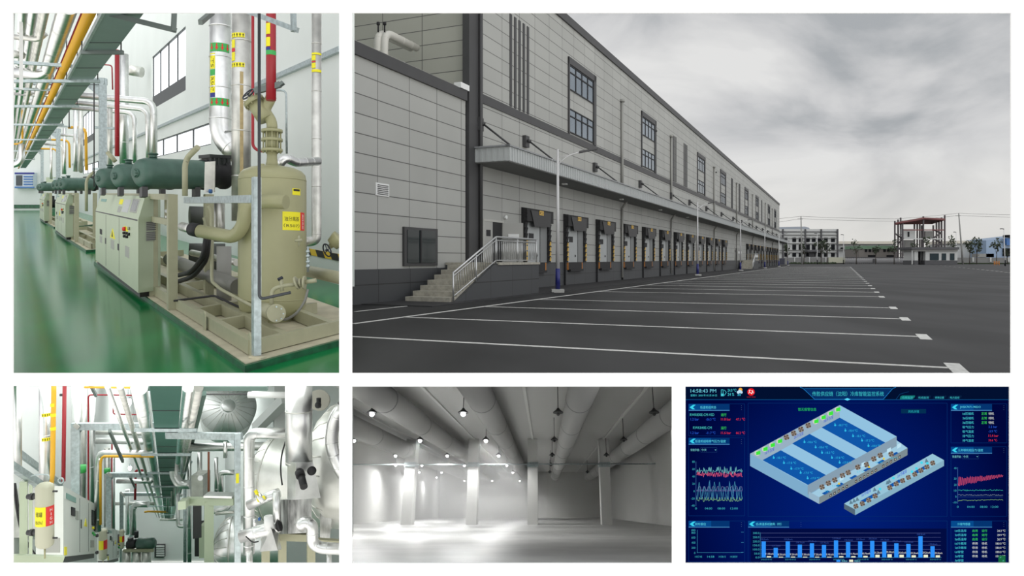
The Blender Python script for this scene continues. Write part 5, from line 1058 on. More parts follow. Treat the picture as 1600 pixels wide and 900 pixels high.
# small plumbing in the middle: risers and level runs
gD = 'small silver pipes in the middle of the room'
for k, (pts, r, Y, m) in enumerate((([(272, 696), (272, 742), (280, 757), (298, 757)], 7, 22, alu), ([(284, 705), (284, 740)], 2, 20, galv), ([(296, 705), (296, 880)], 3, 26, alu), ([(312, 706), (312, 760)], 3.6, 22, alu), ([(289, 760), (289, 885)], 2.5, 24, galv), ([(262, 730), (262, 800)], 2.2, 34, alu), ([(270, 700), (270, 790)], 3, 30, alu_dull), ([(278, 770), (278, 822), (292, 822)], 3, 26, alu), ([(345, 770), (345, 740), (352, 738), (366, 738)], 4, 20, alu), ([(338, 715), (338, 770)], 3, 21, alu), ([(352, 690), (352, 715)], 3, 17, alu), ([(250, 812), (285, 812)], 2, 40, alu_dull), ([(330, 800), (352, 796), (362, 786)], 4, 19, alu), ([(337, 803), (366, 800)], 2.4, 18, alu_dull), ([(250, 772), (285, 774)], 2, 36, alu), ([(250, 722), (300, 722)], 1.6, 26, galv))):
    BP('small_pipe', pts, r, Y, m, ('%s of the small silver pipes in the middle, counted roughly from the duct outward' % (ordn[k] if k < 14 else ('fifteenth', 'sixteenth')[k-14])), gD, bend=.12, seam=.9)
BP('rusty_pipe', [(326, 706), (326, 771)], 1.6, 19, mat('rust_brown_pipe', lin(140, 84, 60), .6), 'thin rust-brown upright pipe left of the galvanised post')
t = thing('junction_box', at(308, 777, 20), 'pale square duct box hanging right of the green duct', 'box'); q = MB(); a, b = at(299, 777, 20), at(317, 743, 20); q.box(lambda x, y, z: V((x, y, z)), a.x, b.x, 20, 20.5, a.z, b.z); q.build('box_body', alu_dull, t); MB().cyl(at(313, 747, 19.9), at(313, 747, 19.6), .07, n=12).build('box_knob', alu, t)
t = thing('wall_controller', at(315, 872, 19), 'upright white controller box with a black side, low in the middle', 'box'); q = MB(); a, b = at(311, 872, 19), at(320, 822, 19); q.box(lambda x, y, z: V((x, y, z)), a.x, b.x, 19, 19.4, a.z, b.z); q.build('box_body', beige_lt, t); q = MB(); a2 = at(304, 872, 19.1); q.box(lambda x, y, z: V((x, y, z)), a2.x, a.x, 19.1, 19.4, a.z, b.z); q.build('box_side', black, t)
# dome tank upper middle
def petals(q, c, d, r, n, prof):
    d = V(d).normalized(); x = d.orthogonal().normalized(); y = d.cross(x)
    for i in range(n):
        a = 2*pi*i/n; o_ = x*cos(a)+y*sin(a); q.tube([c+d*h+o_*rr*1.002 for h, rr in prof if rr > r*.12], .012, n=4)
    return q
def tank(c, d, r, ln, name, label, m, lim=None, seams=True, cat='tank', n=48):
    t = thing(name, V(c)-UP*r, label, cat); prof = [(0, r*.02), (.02*r, r*.3), (.09*r, r*.55), (.2*r, r*.76), (.35*r, r*.92), (.52*r, r)]
    q = MB(); q.lathe(c, d, prof+[(.52*r+ln*i/12, r) for i in range(1, 13)], n)
    if lim: clip_px(q, lim)
    q.build('tank_shell', m, t); q = petals(MB(), V(c), d, r, 22, prof)
    for i in range(int(ln/1.1)): 
        h = .55*r+i*1.1; q.lathe(V(c)+V(d).normalized()*h, d, [(0, r), (0, r*1.01), (.03, r*1.01), (.03, r)], n)
    if lim: clip_px(q, lim)
    q.build('cladding_seam', alu_dull, t); q = MB(); q.lathe(V(c)-V(d).normalized()*.01, d, [(0, .01), (0, r*.2), (.06*r, r*.3)], 20); 
    if lim: clip_px(q, lim)
    q.build('end_cap', alu, t); return t
tank(at(357, 634, 28), BF(0, 1, 0)-BF(0, 0, 0)+V((.06, 0, .04)), 41*29/FP, 4, 'dome_tank', 'shiny silver dome end of a clad tank, high in the middle of the room', mat('satin_cladding', (.84, .85, .84), .42, .9))
tank(at(334, 858, 18.5), V((1, .25, 0)), 46*18.8/FP, 1.3, 'lower_tank', 'silver clad tank with radial seams low in the middle behind the galvanised post', alu)
tank(at(401, 745, 17.5), V((1, -.18, 0)), 68*17.5/FP, 1.9, 'storage_tank', 'big pale silver tank behind the bent duct pipe, right of the galvanised post', mat('white_silver_cladding', (.74, .75, .71), .38, .75, vary=.12, scale=3), 541)
tank(at(487, 722, 14.0), V((1, -.12, 0)), 96*14.0/FP, 1.0, 'storage_tank', 'huge silver tank at the right edge with a clad pipe in front', mat('white_silver_cladding', (.74, .75, .71), .38, .75), 541)
BP('tank_pipe', [(536, 634), (522, 655), (517, 690), (524, 720), (537, 742)], 10, 12.4, alu, 'fat curved clad pipe hugging the huge tank at the right edge', n=20, bend=.15, seam=.22)
t = thing('tank_flange', at(500, 640, 15), 'round flange with a small dark valve on top of the tanks, upper right', 'flange'); q = MB(); q.cyl(at(500, 626, 16), at(498, 625, 15.6), .22, n=26); q.build('flange_disc', mat('flange_paint', (.45, .44, .38), .5), t)
q = MB(); q.cyl(at(498, 637, 15.3), at(498, 622, 15.3), .05, n=8); q.ball(at(497, 633, 15.2), .07, 6); q.build('valve', black, t)
# grey structure behind tanks
q = MB(); q.beam(at(402, 668, 22), at(448, 622, 20), .3, .25); q.beam(at(436, 600, 21.5), at(436, 668, 21.5), .3, .3, EYB); tag(q.build('wall_brace', mat('room_grey_wall', (.52, .54, .53), .6)), 'grey slanted concrete brace behind the dome tank', 'brace')
# third portal
t = thing('portal_frame', at(370, 880, 13), 'galvanised portal frame right of the duct with its post in front of the silver tanks', 'support frame', 'galvanised portal frames in the compressor room')
MB().beam(at(371, 900, 13), at(371, 677, 13), .1, .12, EYB).build('post', galv, t); MB().beam(at(262, 680, 14.3), at(376, 682, 13), .1, .12).build('beam', galv, t)
q = MB(); q.beam(at(371, 740, 12.93), at(371, 755, 12.93), .05, .01, EYB); q.build('yellow_tag', lab_y, t); q = MB(); q.prism([at(366, 688, 12.95), at(356, 688, 12.95), at(366, 700, 12.95)], (0, .02, 0)); q.build('gusset', galv, t)
BP('insulated_pipe', [(293, 699), (446, 697)], 6.6, 18, alu, 'fat level silver pipe behind the galvanised post', gB, seam=1.1)
t = thing('insulated_pipe', at(389, 862, 13.8), 'fat silver pipe bent down in front of the pale tank, right of the post', 'pipe', gA); PX([(449, 677), (396, 677), (389, 686), (389, 865)], 8.4, 13.8, n=24, bend=.2, seam=.55).build('pipe_run', alu, t)
BP('white_pipe', [(388, 617), (448, 617)], 5, 15, white_m, 'white level pipe at the top between dome tank and square duct'); BP('dark_rod', [(318, 616), (388, 616)], 1.3, 15, dark_trim, 'dark level rod in front of the dome tank', cat='rod')
# square-to-round duct in front of the tanks
t = thing('relief_duct', at(470, 834, 12.3), 'wide silver riser with a square box and black outlet in front of the tanks', 'duct')
MB().cyl(at(467, 724, 12.4), at(467, 597, 12.4), 20.5*12.4/FP, n=36).build('riser', alu, t); q = MB(); r = 20.5*12.4/FP
for py in (643, 722): c = at(467, py, 12.4); q.lathe(c, UP, [(0, r), (0, r*1.02), (.02, r*1.02), (.02, r)], 36)
q.build('cladding_seam', alu_dull, t)
Yf = 12.0; bx = MB().hexa([at(449, 781, Yf+.3), at(461, 781, Yf), at(501, 778, Yf+.25), at(489, 777, Yf+.6), at(449, 721, Yf+.3), at(463, 724, Yf), at(489, 722, Yf+.2), at(480, 720, Yf+.6)]).build('transition_box', alu, t)
st_ = MB(); st_.cyl(at(470, 742, Yf), at(475, 761, Yf-.22), .06, n=16); st_.cyl(at(468, 738, Yf+.05), at(470, 744, Yf-.05), .075, n=16); st_.build('black_outlet', black, bx)
q = MB(); c = at(487, 735.5, Yf+.05); q.lathe(c, V((.45, -1, 0)), [(0, .01), (0, .075), (.012, .075), (.012, .01)], 20); q.build('black_opening', black, bx)
lw = MB(); lw.hexa([at(437, 835, Yf+.6), at(450, 834, Yf+.35), at(487, 832, Yf+.4), at(480, 830, Yf+.8), at(437, 781, Yf+.6), at(450, 781, Yf+.35), at(487, 779, Yf+.4), at(480, 777, Yf+.8)]); lw.build('lower_box', mat('streaked_cladding', (.42, .43, .42), .4, .85, vary=.75, scale=7, stretch=(1, 1, .25)), t)
q = MB(); q.hexa([at(500, 845, 13), at(515, 845, 13), at(515, 845, 13.5), at(500, 845, 13.5), at(500, 795, 13), at(520, 790, 13), at(520, 790, 13.5), at(500, 795, 13.5)]); tag(q.build('tank_saddle', mat('streaked_cladding', (.42, .43, .42), .4, .85)), 'stained dark cladded saddle under the huge tank', 'saddle')
BP('black_cable', [(446, 690), (440, 710), (438, 735), (441, 758)], 1.2, 12.6, black, 'black cable hanging in front of the pale tank', cat='cable', bend=.2)
gE = 'clad branch pipes in front of the tanks'
BP('insulated_pipe', [(388, 790), (418, 777), (436, 770)], 7.6, 12.4, alu, 'slanting clad branch pipe with a yellow capped valve', gE, seam=.3)
BP('insulated_pipe', [(432, 768), (433, 830)], 6, 12.3, alu, 'short upright clad pipe under the slanting branch', gE, n=18)
t = thing('capped_valve', at(404, 780, 12.4), 'small pale valve with a yellow cap on the slanting branch', 'valve'); q = MB(); q.cyl(at(412, 784, 12.3), at(402, 772, 12.3), .06, .04, n=12); q.build('valve_body', alu, t); MB().cyl(at(402, 772, 12.25), at(399, 766, 12.25), .03, n=8).build('yellow_cap', lab_y, t)
q = MB(); q.beam(at(402, 782, 12.28), at(414, 777, 12.28), .01, .07); tag(q.build('yellow_label', lab_y), 'small yellow label stuck on the slanting branch pipe', 'label')
t = thing('manifold', at(408, 862, 12.3), 'horizontal clad manifold with a flared hood, low in front of the tanks', 'manifold')
PX([(376, 839), (438, 821)], 9.5, 12.3, n=24, seam=.25).build('manifold_body', alu, t); MB().cyl(at(434, 822.5, 12.25), at(438.5, 821.2, 12.25), .085, n=16).build('open_end', black, t)
MB().hexa([at(406, 862, 12.4), at(434, 860, 12.0), at(440, 858, 12.4), at(412, 858, 12.7), at(411, 829, 12.4), at(424, 826, 12.1), at(434, 827, 12.3), at(414, 827, 12.6)]).build('flared_hood', alu, t)
MB().cyl(at(421, 826, 12.2), at(419, 806, 12.2), .085, .07, n=16).build('branch_stub', white_m, t)
BP('drain_line', [(384, 838), (395, 848), (404, 846)], 1, 12.1, black, 'thin black line under the manifold', cat='tube', bend=.1)
BP('insulated_pipe', [(466, 824), (476, 814), (488, 820), (488, 848), (500, 856), (538, 858)], 9, 11.9, alu, 'double-bent clad pipe at the lower right corner', gE, bend=.13, seam=.2, n=20)
BP('insulated_pipe', [(389, 862), (391, 900)], 5, 13.6, alu, 'clad pipe end leaving the bottom below the manifold', gE); BP('insulated_pipe', [(514, 866), (514, 900)], 4, 12.1, alu, 'small clad pipe leaving the bottom at the lower right', gE)
t = thing('blue_capped_valve', at(400, 822, 13), 'tiny valve with a blue cap between bent pipe and tank', 'valve'); MB().cyl(at(398, 824, 13), at(398, 810, 13), .035, n=10).build('valve_body', alu, t); MB().cyl(at(404, 811, 13), at(407, 811, 13), .03, n=8).build('blue_cap', mat('bright_blue_panel', (.03, .12, .34), .5), t)
t = thing('support_stand', at(460, 880, 12.6), 'beige steel stand under the square duct and tanks', 'stand')
for a, b in (((437, 838), (490, 840)), ((482, 846), (540, 850)),): MB().beam(at(a[0], a[1], 12.7), at(b[0], b[1], 12.7), .1, .12).build('beam', beige, t)
for px in (415, 441, 486): MB().beam(at(px, 900, 12.9), at(px, 842, 12.9), .13, .1, EYB).build('post', beige, t)
t = thing('pipe_platform', at(327, 880, 17), 'beige steel platform frame behind the galvanised post', 'platform')
MB().beam(at(326.5, 900, 17), at(326.5, 783, 17), .2, .15, EYB).build('post', beige_lt, t); MB().beam(at(291, 783, 17), at(366, 783, 17), .15, .16).build('beam', beige_lt, t); MB().beam(at(322, 773, 17), at(366, 774, 17), .3, .05).build('deck', alu, t); MB().beam(at(291, 783, 17), at(284, 790, 15), .15, .16).build('beam', beige_lt, t)
MB().beam(at(308, 840, 18.5), at(308, 790, 18.5), .2, .1, EYB).build('post', dark_trim, t)
# ============================================================ THE EMPTY COLD STORE (lower middle)
def CF(x, Y, z): return V((.04435*Y+x+.0125*z, Y+.478*z, EYE-.3409*Y+z))
UC = (CF(0, 0, 1)-CF(0, 0, 0)).normalized(); EYC = (CF(0, 1, 0)-CF(0, 0, 0)).normalized()
cold_w = mat('cold_room_wall', (.60, .60, .585), .55, vary=.02, scale=.4); cold_c = mat('cold_room_ceiling', (.50, .50, .485), .45)
cold_f = mat('polished_concrete', (.54, .54, .53), .42, vary=.16, scale=.8, detail=9, spec=.4, bump=.015)
zf, zc = -.59, 3.0
fp_ = [(-2.45, 9.35), (1.65, 9.35), (5.4, 30), (5.4, 66), (-9.5, 66), (-9.5, 35.2)]
g = MB(); g.face([CF(x, y, zf) for x, y in fp_]); structure('floor', g, cold_f)
g = MB(); g.prism([CF(x, y, zc) for x, y in ((-5.25, 18.7), (3.5, 18.7), (5.4, 29), (5.4, 66), (-9.5, 66), (-9.5, 34))], UC*.15); structure('ceiling', g, cold_c)
def cw(name, a, b, off): g = MB(); g.prism([CF(a[0], a[1], zf), CF(b[0], b[1], zf), CF(b[0], b[1], zc), CF(a[0], a[1], zc)], off); structure(name, g, cold_w)
cw('wall_left', (-9.5, 35.2), (-9.5, 66), (-.15, 0, 0)); cw('wall_right', (5.4, 30), (5.4, 66), (.15, 0, 0)); cw('wall_back', (-9.5, 66), (5.4, 66), (0, .15, 0))
g = MB(); g.face([CF(-2.45, 9.35, zf), CF(-9.5, 35.2, zf), CF(-9.5, 34, zc), CF(-5.25, 18.7, zc)]); structure('baffle_left', g, cold_w)  # unseen side panel added to keep sky light out of the store
g = MB(); g.face([CF(1.67, 9.35, zf), CF(5.4, 30, zf), CF(5.4, 29, zc), CF(3.5, 18.7, zc)]); structure('baffle_right', g, cold_w)  # its unseen twin, added so the right side stays dark
col_m = mat('white_column', (.66, .66, .64), .5)
cn_ = ['leftmost', 'second', 'third', 'rightmost']
for k, x in enumerate((-6.45, -3.42, -.56, 2.9)):
    t = thing('column', CF(x, 34.6, zf), '%s white square column of the empty cold store, counted from the left' % cn_[k], 'column', 'white columns in the cold store')
    MB().hexa([CF(x-.24, 34.4, zf), CF(x+.24, 34.4, zf), CF(x+.24, 35.3, zf), CF(x-.24, 35.3, zf), CF(x-.24, 34.4, zc-.02), CF(x+.24, 34.4, zc-.02), CF(x+.24, 35.3, zc-.02), CF(x-.24, 35.3, zc-.02)]).build('column_shaft', col_m, t)
    q = MB(); q.hexa([CF(x+sx*.262, yy, z_2) for z_2 in (1.78, 1.98) for sx, yy in ((-1, 34.36), (1, 34.36), (1, 35.3), (-1, 35.3))]); q.build('pipe_bracket', galv, t)
duct_c = mat('fabric_air_duct', (.44, .44, .43), .8)
for k, (x, z) in enumerate(((-6.65, 2.5), (-4.25, 2.54), (-1.65, 2.54), (.95, 2.54), (3.9, 2.5))):
    y0 = {0: 22.8, 1: 13.6, 2: 13.6, 3: 13.6, 4: 16.5}[k]; a, b = CF(x, y0, z), CF(x, 63.5, z)
    lb = ('leftmost', 'second from left', 'middle', 'fourth from left', 'rightmost')[k]
    t = thing('air_duct', CF(x, 18, z), '%s long round air duct under the cold store ceiling' % lb, 'air duct', 'round air ducts in the cold store')
    q = MB(); q.tube([a, b], .36, n=32)
    q.ball(b, .36, 8); q.build('duct_tube', duct_c, t); q = MB(); d = (b-a).normalized(); i = 5.
    while i < (b-a).length: q.lathe(a+d*i, d, [(0, .36), (0, .368), (.08, .368), (.08, .36)], 32); i += 6.1
    q.build('duct_seam', mat('duct_seam', (.24, .24, .235), .7), t)
for k, x in enumerate((-8.0, -6.45, -3.42, -.56, 2.9)):
    if k == 0: continue
    q = MB(); q.beam(CF(x, 19 if x > -6 else 23, zc-.02), CF(x, 65.8, zc-.02), .09, .05); tag(q.build('ceiling_batten', mat('pale_batten', (.66, .66, .64), .5)), 'thin batten on the ceiling leading to the %s column' % cn_[k-1], 'batten', 'ceiling battens in the cold store')
q = MB(); q.tube([CF(-9.4, 34.2, 1.97), CF(-9.2, 34.2, 1.86), CF(5.3, 34.2, 1.9)], .03, n=10); tag(q.build('cross_conduit', galv), 'thin level conduit running across in front of the white columns', 'conduit')
lamp_on = glow('lit_lamp_face', (1, 1, .98), 14); lamp_off = mat('unlit_lamp', (.05, .05, .05), .5)
def pendant(x, Y, on, label):
    c = CF(x, Y, 2.235); t = thing('pendant_lamp', c, label, 'pendant lamp', 'lit pendant lamps in the cold store' if on else 'unlit pendant lamps in the cold store')
    MB().cyl(c+UC*.1, CF(x, Y, zc-.01), .012, n=6).build('suspension_rod', dark_trim, t)
    MB().lathe(c, UC, [(0, .14), (.03, .13), (.08, .06), (.13, .03)], 18).build('lamp_shade', dark_trim, t)
    MB().ball(c-UC*.03, .065 if on else .05, 6).build('lamp_face', lamp_on if on else lamp_off, t)
    if on:
        d = bpy.data.lights.new('pendant_light', 'SPOT'); d.energy = 310; d.spot_size = radians(172); d.spot_blend = .55; d.shadow_soft_size = .08; d.color = (1, 1, .985)
        o = bpy.data.objects.new('pendant_light', d); COL.objects.link(o); o.location = c-UC*.13; o.rotation_mode = 'QUATERNION'; o.rotation_quaternion = (-UC).to_track_quat('-Z', 'Y')
for row, (x, ks, on, nm) in enumerate(((-7.05, (1, 2, 3, 4, 5), True, 'outer left'), (-4.6, (0, 1, 2, 3, 4, 5), True, 'inner left'), (-2.16, (0, 1, 2, 3, 4, 5), True, 'middle'), (.38, (0, 1, 2, 3, 4), False, 'inner right'), (2.95, (0, 1, 2, 4), False, 'outer right'))):
    for n, k in enumerate(ks): pendant(x, (19.7, 27.3, 34.9, 42.4, 50.5, 64.8)[k]-1.07, on, '%s %s pendant lamp in the %s row of the cold store' % (ordn[n], 'lit' if on else 'unlit', nm))
for k, Y in enumerate((41, 49, 57)):
    pendant(-8.5, Y, True, '%s lit lamp of the row closest to the left wall' % ordn[k])
mist = bpy.data.materials.new('cold_mist'); mist.use_nodes = True; mt = mist.node_tree; mt.nodes.clear()
vs = mt.nodes.new('ShaderNodeVolumePrincipled'); vs.inputs['Density'].default_value = .028; vs.inputs['Color'].default_value = (1, 1, 1, 1); vs.inputs['Anisotropy'].default_value = .2
mo = mt.nodes.new('ShaderNodeOutputMaterial'); mt.links.new(vs.outputs[0], mo.inputs['Volume'])
g = MB(); e_ = .03; g.hexa([CF(-6.2, 22, zf+e_), CF(-1.2, 22, zf+e_), CF(.3, 65.9, zf+e_), CF(-9.4, 65.9, zf+e_), CF(-6.2, 24, zc-e_), CF(-1.2, 22, zc-e_), CF(.3, 65.9, zc-e_), CF(-9.4, 65.9, zc-e_)])
tag(g.build('mist', mist), 'thin cold mist glowing under the lit lamps in the left half', 'mist', kind='stuff')
# ============================================================ THE MONITORING SCREEN (lower right), a flat lit display
SY = 9.16
def S(px, py, l=0): return at(px, py, SY-l*.0015)
scr = thing('monitoring_screen', S(1324, 880), 'flat dark blue monitoring screen with charts and a tilted store plan', 'screen')
_gm = {}
def gc(r, g, b):
    k = (r, g, b)
    if k not in _gm: _gm[k] = glow('screen_%d_%d_%d' % k, lin(r, g, b), 1.)
    return _gm[k]
def sp(q, pts, l=1): q.prism([S(x, y, l) for x, y in pts], (0, .001, 0)); return q
def sr(q, x0, y0, x1, y1, l=1): return sp(q, [(x0, y0), (x0, y1), (x1, y1), (x1, y0)], l)
def sl_(q, pts, w_=.5, l=2):
    for (xa, ya), (xb, yb) in zip(pts, pts[1:]):
        d = sqrt((xb-xa)**2+(yb-ya)**2) or 1; nx, ny = -(yb-ya)/d*w_/2, (xb-xa)/d*w_/2; sp(q, [(xa+nx, ya+ny), (xb+nx, yb+ny), (xb-nx, yb-ny), (xa-nx, ya-ny)], l)
    return q
def stx(q, s, x0, y0, x1, y1, l=3, sl=0):
    """text fitted between the pixels given; sl tilts its line"""
    k = len(q.v); o = S(x0, y1, l); w_ = S(x1, y1, l).x-o.x; h_ = S(x0, y0, l).z-o.z
    text_mb(s, o, (1, 0, 0), (0, 0, 1), w_, h_, q)
    if sl:
        for i in range(k, len(q.v)): q.v[i].z += (q.v[i].x-o.x)*sl
    return q
def part(q, nm, c, par=None): return q.build(nm, gc(*c), par or scr)
bgm = bpy.data.materials.new('screen_background'); bgm.use_nodes = True; bt = bgm.node_tree; bb = bt.nodes['Principled BSDF']; bb.inputs['Base Color'].default_value = (0, 0, 0, 1); bb.inputs['Specular IOR Level'].default_value = 0
ge = bt.nodes.new('ShaderNodeNewGeometry'); vm = bt.nodes.new('ShaderNodeVectorMath'); vm.operation = 'DISTANCE'; vm.inputs[1].default_value = S(1320, 800); bt.links.new(ge.outputs['Position'], vm.inputs[0])
rp = bt.nodes.new('ShaderNodeValToRGB'); mr_ = bt.nodes.new('ShaderNodeMapRange'); mr_.inputs[2].default_value = 2.1; bt.links.new(vm.outputs['Value'], mr_.inputs[0]); bt.links.new(mr_.outputs[0], rp.inputs[0])
rp.color_ramp.elements[0].color = lin(1, 32, 122)+(1,); rp.color_ramp.elements[1].color = lin(0, 6, 58)+(1,); bt.links.new(rp.outputs[0], bb.inputs['Emission Color']); bb.inputs['Emission Strength'].default_value = 1
sr(MB(), 1066, 600, 1584, 884, 0).build('display_panel', bgm, scr)
CY_, TL_, BL_, RD_, GN_, WH_ = (70, 200, 215), (60, 190, 200), (40, 90, 215), (225, 50, 70), (60, 215, 90), (215, 222, 225)
part(sr(MB(), 1066, 603, 1584, 624.5, 1), 'header_bar', (2, 16, 48)); part(sr(MB(), 1066, 624, 1584, 625, 2), 'header_line', (12, 74, 128))
part(sp(MB(), [(1255, 607), (1273, 624), (1380, 624), (1395, 607)], 2), 'title_plate', (6, 46, 100)); q = MB(); sl_(q, [(1250, 605), (1255, 607), (1273, 624), (1380, 624), (1395, 607), (1400, 605)], .8, 3); sl_(q, [(1257, 607), (1393, 607)], .6, 3); part(q, 'title_outline', (30, 120, 190))
part(sl_(MB(), [(1400, 624), (1406, 616), (1412, 614), (1420, 612)], .5, 3), 'title_outline', (14, 70, 120)); part(sp(MB(), [(1319, 624), (1324, 622), (1329, 624), (1324, 626)], 4), 'title_spark', (90, 220, 255))
part(stx(MB(), '传胜供应链（沈阳）冷库智能监控系统', 1269, 611.5, 1381, 619), 'title_text', TL_)
part(stx(MB(), '14:58:43 PM', 1079, 608, 1119, 613.5), 'clock_text', (110, 205, 225)); part(stx(MB(), '星期六  2020 年 05 月 09 日', 1079, 616, 1120, 619.5), 'date_text', CY_)
q = MB(); sl_(q, [(1127, 617), (1127, 609), (1130, 609), (1130, 617), (1127, 617)], .7); sl_(q, [(1131.5, 609), (1135, 613), (1132, 618)], .7); sp(q, [(1126.5, 615), (1126.5, 619), (1131, 619), (1131, 615)], 3); part(q, 'thermometer_icon', CY_)
part(stx(stx(MB(), '24.0 ℃', 1137, 607.5, 1150.5, 612), '24 %', 1137, 614, 1147, 618.5), 'weather_text', CY_)
def disc(q, cx, cy, r, l=3, n=16, sy=1.): return sp(q, [(cx+r*cos(2*pi*i/n), cy-r*sy*sin(2*pi*i/n)) for i in range(n)], l)
part(disc(MB(), 1157, 609, 3, 3), 'sun_icon', (245, 170, 50)); q = MB(); disc(q, 1153.5, 613, 2.2, 4); disc(q, 1156, 611.6, 2.8, 4); disc(q, 1158.5, 613, 2, 4); part(q, 'cloud_icon', (190, 225, 245)); q = MB(); [sl_(q, [(1153.5+i*1.8, 615.5), (1153+i*1.8, 618.5)], .7, 3) for i in range(3)]; part(q, 'rain_icon', (60, 200, 235))
em = part(disc(MB(), 1173.5, 612.5, 5.8, 3, 24), 'emblem', (232, 20, 28)); q = MB()
for a, b in (((1170, 610), (1173, 609.5)), ((1171.5, 609), (1170, 615)), ((1171, 612), (1174, 615)), ((1174, 610), (1177, 612)), ((1176, 610), (1174.5, 616)), ((1175, 613), (1178, 614))): sl_(q, [a, b], .9, 5)
part(q, 'emblem_mark', (250, 235, 235), None); part(sr(sr(MB(), 1167, 619.6, 1173, 621, 3), 1174.5, 619.6, 1180.5, 621, 3), 'emblem_text', (120, 20, 36))
for k, (x0, x1, s) in enumerate(((1406, 1430, '仓库监测'), (1431.5, 1455, '机组监测'), (1457.5, 1479, '参数设置'), (1481, 1503, '电力监控'))):
    tb = part(sp(MB(), [(x0, 624), (x0+1, 619.5), (x0+4, 618), (x1, 618), (x1-1, 621), (x1-5, 624)], 3), 'tab', (24, 120, 118) if k == 0 else (8, 30, 62)); part(stx(MB(), s, x0+3.5, 619.5, x1-4, 623, 4), 'tab_text', TL_)
def header(x0, y0, s, tx0, tx1, arrow=True, w_=64):
    q = MB(); sr(q, x0, y0, x0+w_, y0+9.5, 2); part(q, 'section_bar', (4, 52, 112)); q = MB(); sr(q, x0, y0, x0+w_*.55, y0+9.5, 3); part(q, 'section_bar', (6, 74, 140))
    q = MB(); sr(q, x0, y0+9.3, x0+w_, y0+10.1, 4); part(q, 'section_underline', (80, 150, 205))
    if arrow: q = MB(); sp(q, [(x0+1.5, y0+5), (x0+7, y0+1), (x0+11, y0+1), (x0+6.5, y0+5), (x0+10, y0+8), (x0+6, y0+8)], 4); part(q, 'arrow_icon', (60, 215, 240))
    part(stx(MB(), s, tx0, y0+2.8, tx1, y0+7, 5), 'section_title', (90, 215, 235)); q = MB(); [disc(q, x0+82.5, y0+2.5+i*3, .4, 3, 6) for i in range(3)]; part(q, 'menu_dots', (80, 110, 150))
header(1076, 631.5, '低温机组状态', 1094, 1119); header(1076, 684.5, '低温机组吸排气压力/温度', 1086, 1134); header(1486, 631.5, 'JHSK7471-90D/3', 1500, 1532); header(1486, 698.5, '三并联机组压力/温度', 1497, 1536)
header(1076, 814, '实时报位', 1086, 1103); header(1169, 814, '低/高温系统能耗（时）', 1181, 1221); header(1486, 814, '冷库传感器', 1496, 1516, False)
q = MB()
for x0, y0, x1, y1 in ((1076, 631, 1163.5, 681), (1076, 684, 1163.5, 806), (1076, 814, 1163.5, 878), (1169, 630, 1480, 807), (1169, 814, 1480, 878), (1486, 631, 1573, 692), (1486, 698, 1573, 807), (1486, 814, 1573, 878)): sl_(q, [(x0, y0), (x1, y0), (x1, y1), (x0, y1), (x0, y0)], .6, 1)
part(q, 'section_outline', (6, 44, 108))
q = MB(); stx(q, 'RWK830E-CM-VSD', 1078, 646, 1116, 650); stx(q, 'RWK840E-CM', 1083, 666.3, 1112, 670.3); part(q, 'status_names', (70, 190, 190))
q = MB(); stx(q, '运行', 1126.5, 645.7, 1135, 650.3); stx(q, '运行', 1126.5, 666.3, 1135, 671); part(q, 'status_running', GN_)
q = MB(); stx(q, '1.2 bar', 1079, 653, 1092, 657); stx(q, '-26.5 ℃', 1103, 653, 1118, 657); stx(q, '1.2 bar', 1079, 674.3, 1092, 678.3); stx(q, '-11.7 ℃', 1103, 674.3, 1118, 678.3); part(q, 'suction_values', BL_)
q = MB(); stx(q, '11.8 bar', 1126.5, 653, 1142, 657); stx(q, '47.1 ℃', 1150, 653, 1164, 657); stx(q, '11.6 bar', 1126.5, 674.3, 1142, 678.3); stx(q, '66.2 ℃', 1150, 674.3, 1164, 678.3); part(q, 'discharge_values', RD_)
for x, y in ((1079, 701), (1488, 711.5)): q = MB(); stx(q, '快速开始:', x, y, x+14, y+4); stx(q, '今天', x+17, y, x+25, y+4); sl_(q, [(x+38, y+1.5), (x+39, y+2.5), (x+40, y+1.5)], .6); part(q, 'range_text', (120, 205, 210)); part(sl_(MB(), [(x+16, y-1.5), (x+41, y-1.5), (x+41, y+5.5), (x+16, y+5.5), (x+16, y-1.5)], .4), 'range_box', (30, 60, 110))
def axis(x, y0, y1, x1, labs, xl, yx):
    q = MB(); sl_(q, [(x, y0), (x, y1)], .5); part(q, 'chart_axis', (70, 110, 170)); q = MB()
    for s, y in labs: stx(q, s, x-2-1.9*len(s), y-1.6, x-2, y+1.6)
    for s, xx in xl: stx(q, s, xx-1.1*len(s)-.3, yx-1.6, xx+1.1*len(s)+.3, yx+1.6)
    part(q, 'axis_labels', (60, 170, 185))
axis(1087.5, 721, 791, 1160, (('80', 721.5), ('60', 733), ('40', 744.5), ('20', 756), ('0', 767.5), ('-20', 779), ('-40', 790)), (('0', 1087.5), ('04:00', 1107), ('08:00', 1127), ('12:00', 1147)), 794.5)
axis(1496.5, 730, 787, 1567, (('40', 731.5), ('30', 748), ('20', 757.5), ('10', 766.5), ('0', 776), ('-10', 785)), (('0', 1496.5), ('04:00', 1517), ('08:00', 1537), ('12:00', 1554)), 792)
rg = random.Random(3)
def curve(x0, x1, n, f, nm, c, w_=.45): part(sl_(MB(), [(x0+(x1-x0)*i/n, f(i)) for i in range(n+1)], w_), nm, c)
curve(1088.5, 1160, 110, lambda i: 738-rg.uniform(-3, 9)*(i % 2 or .4), 'pressure_curve', (110, 185, 190)); curve(1088.5, 1160, 120, lambda i: 741+rg.uniform(-4, 5), 'temperature_curve', (225, 90, 125))
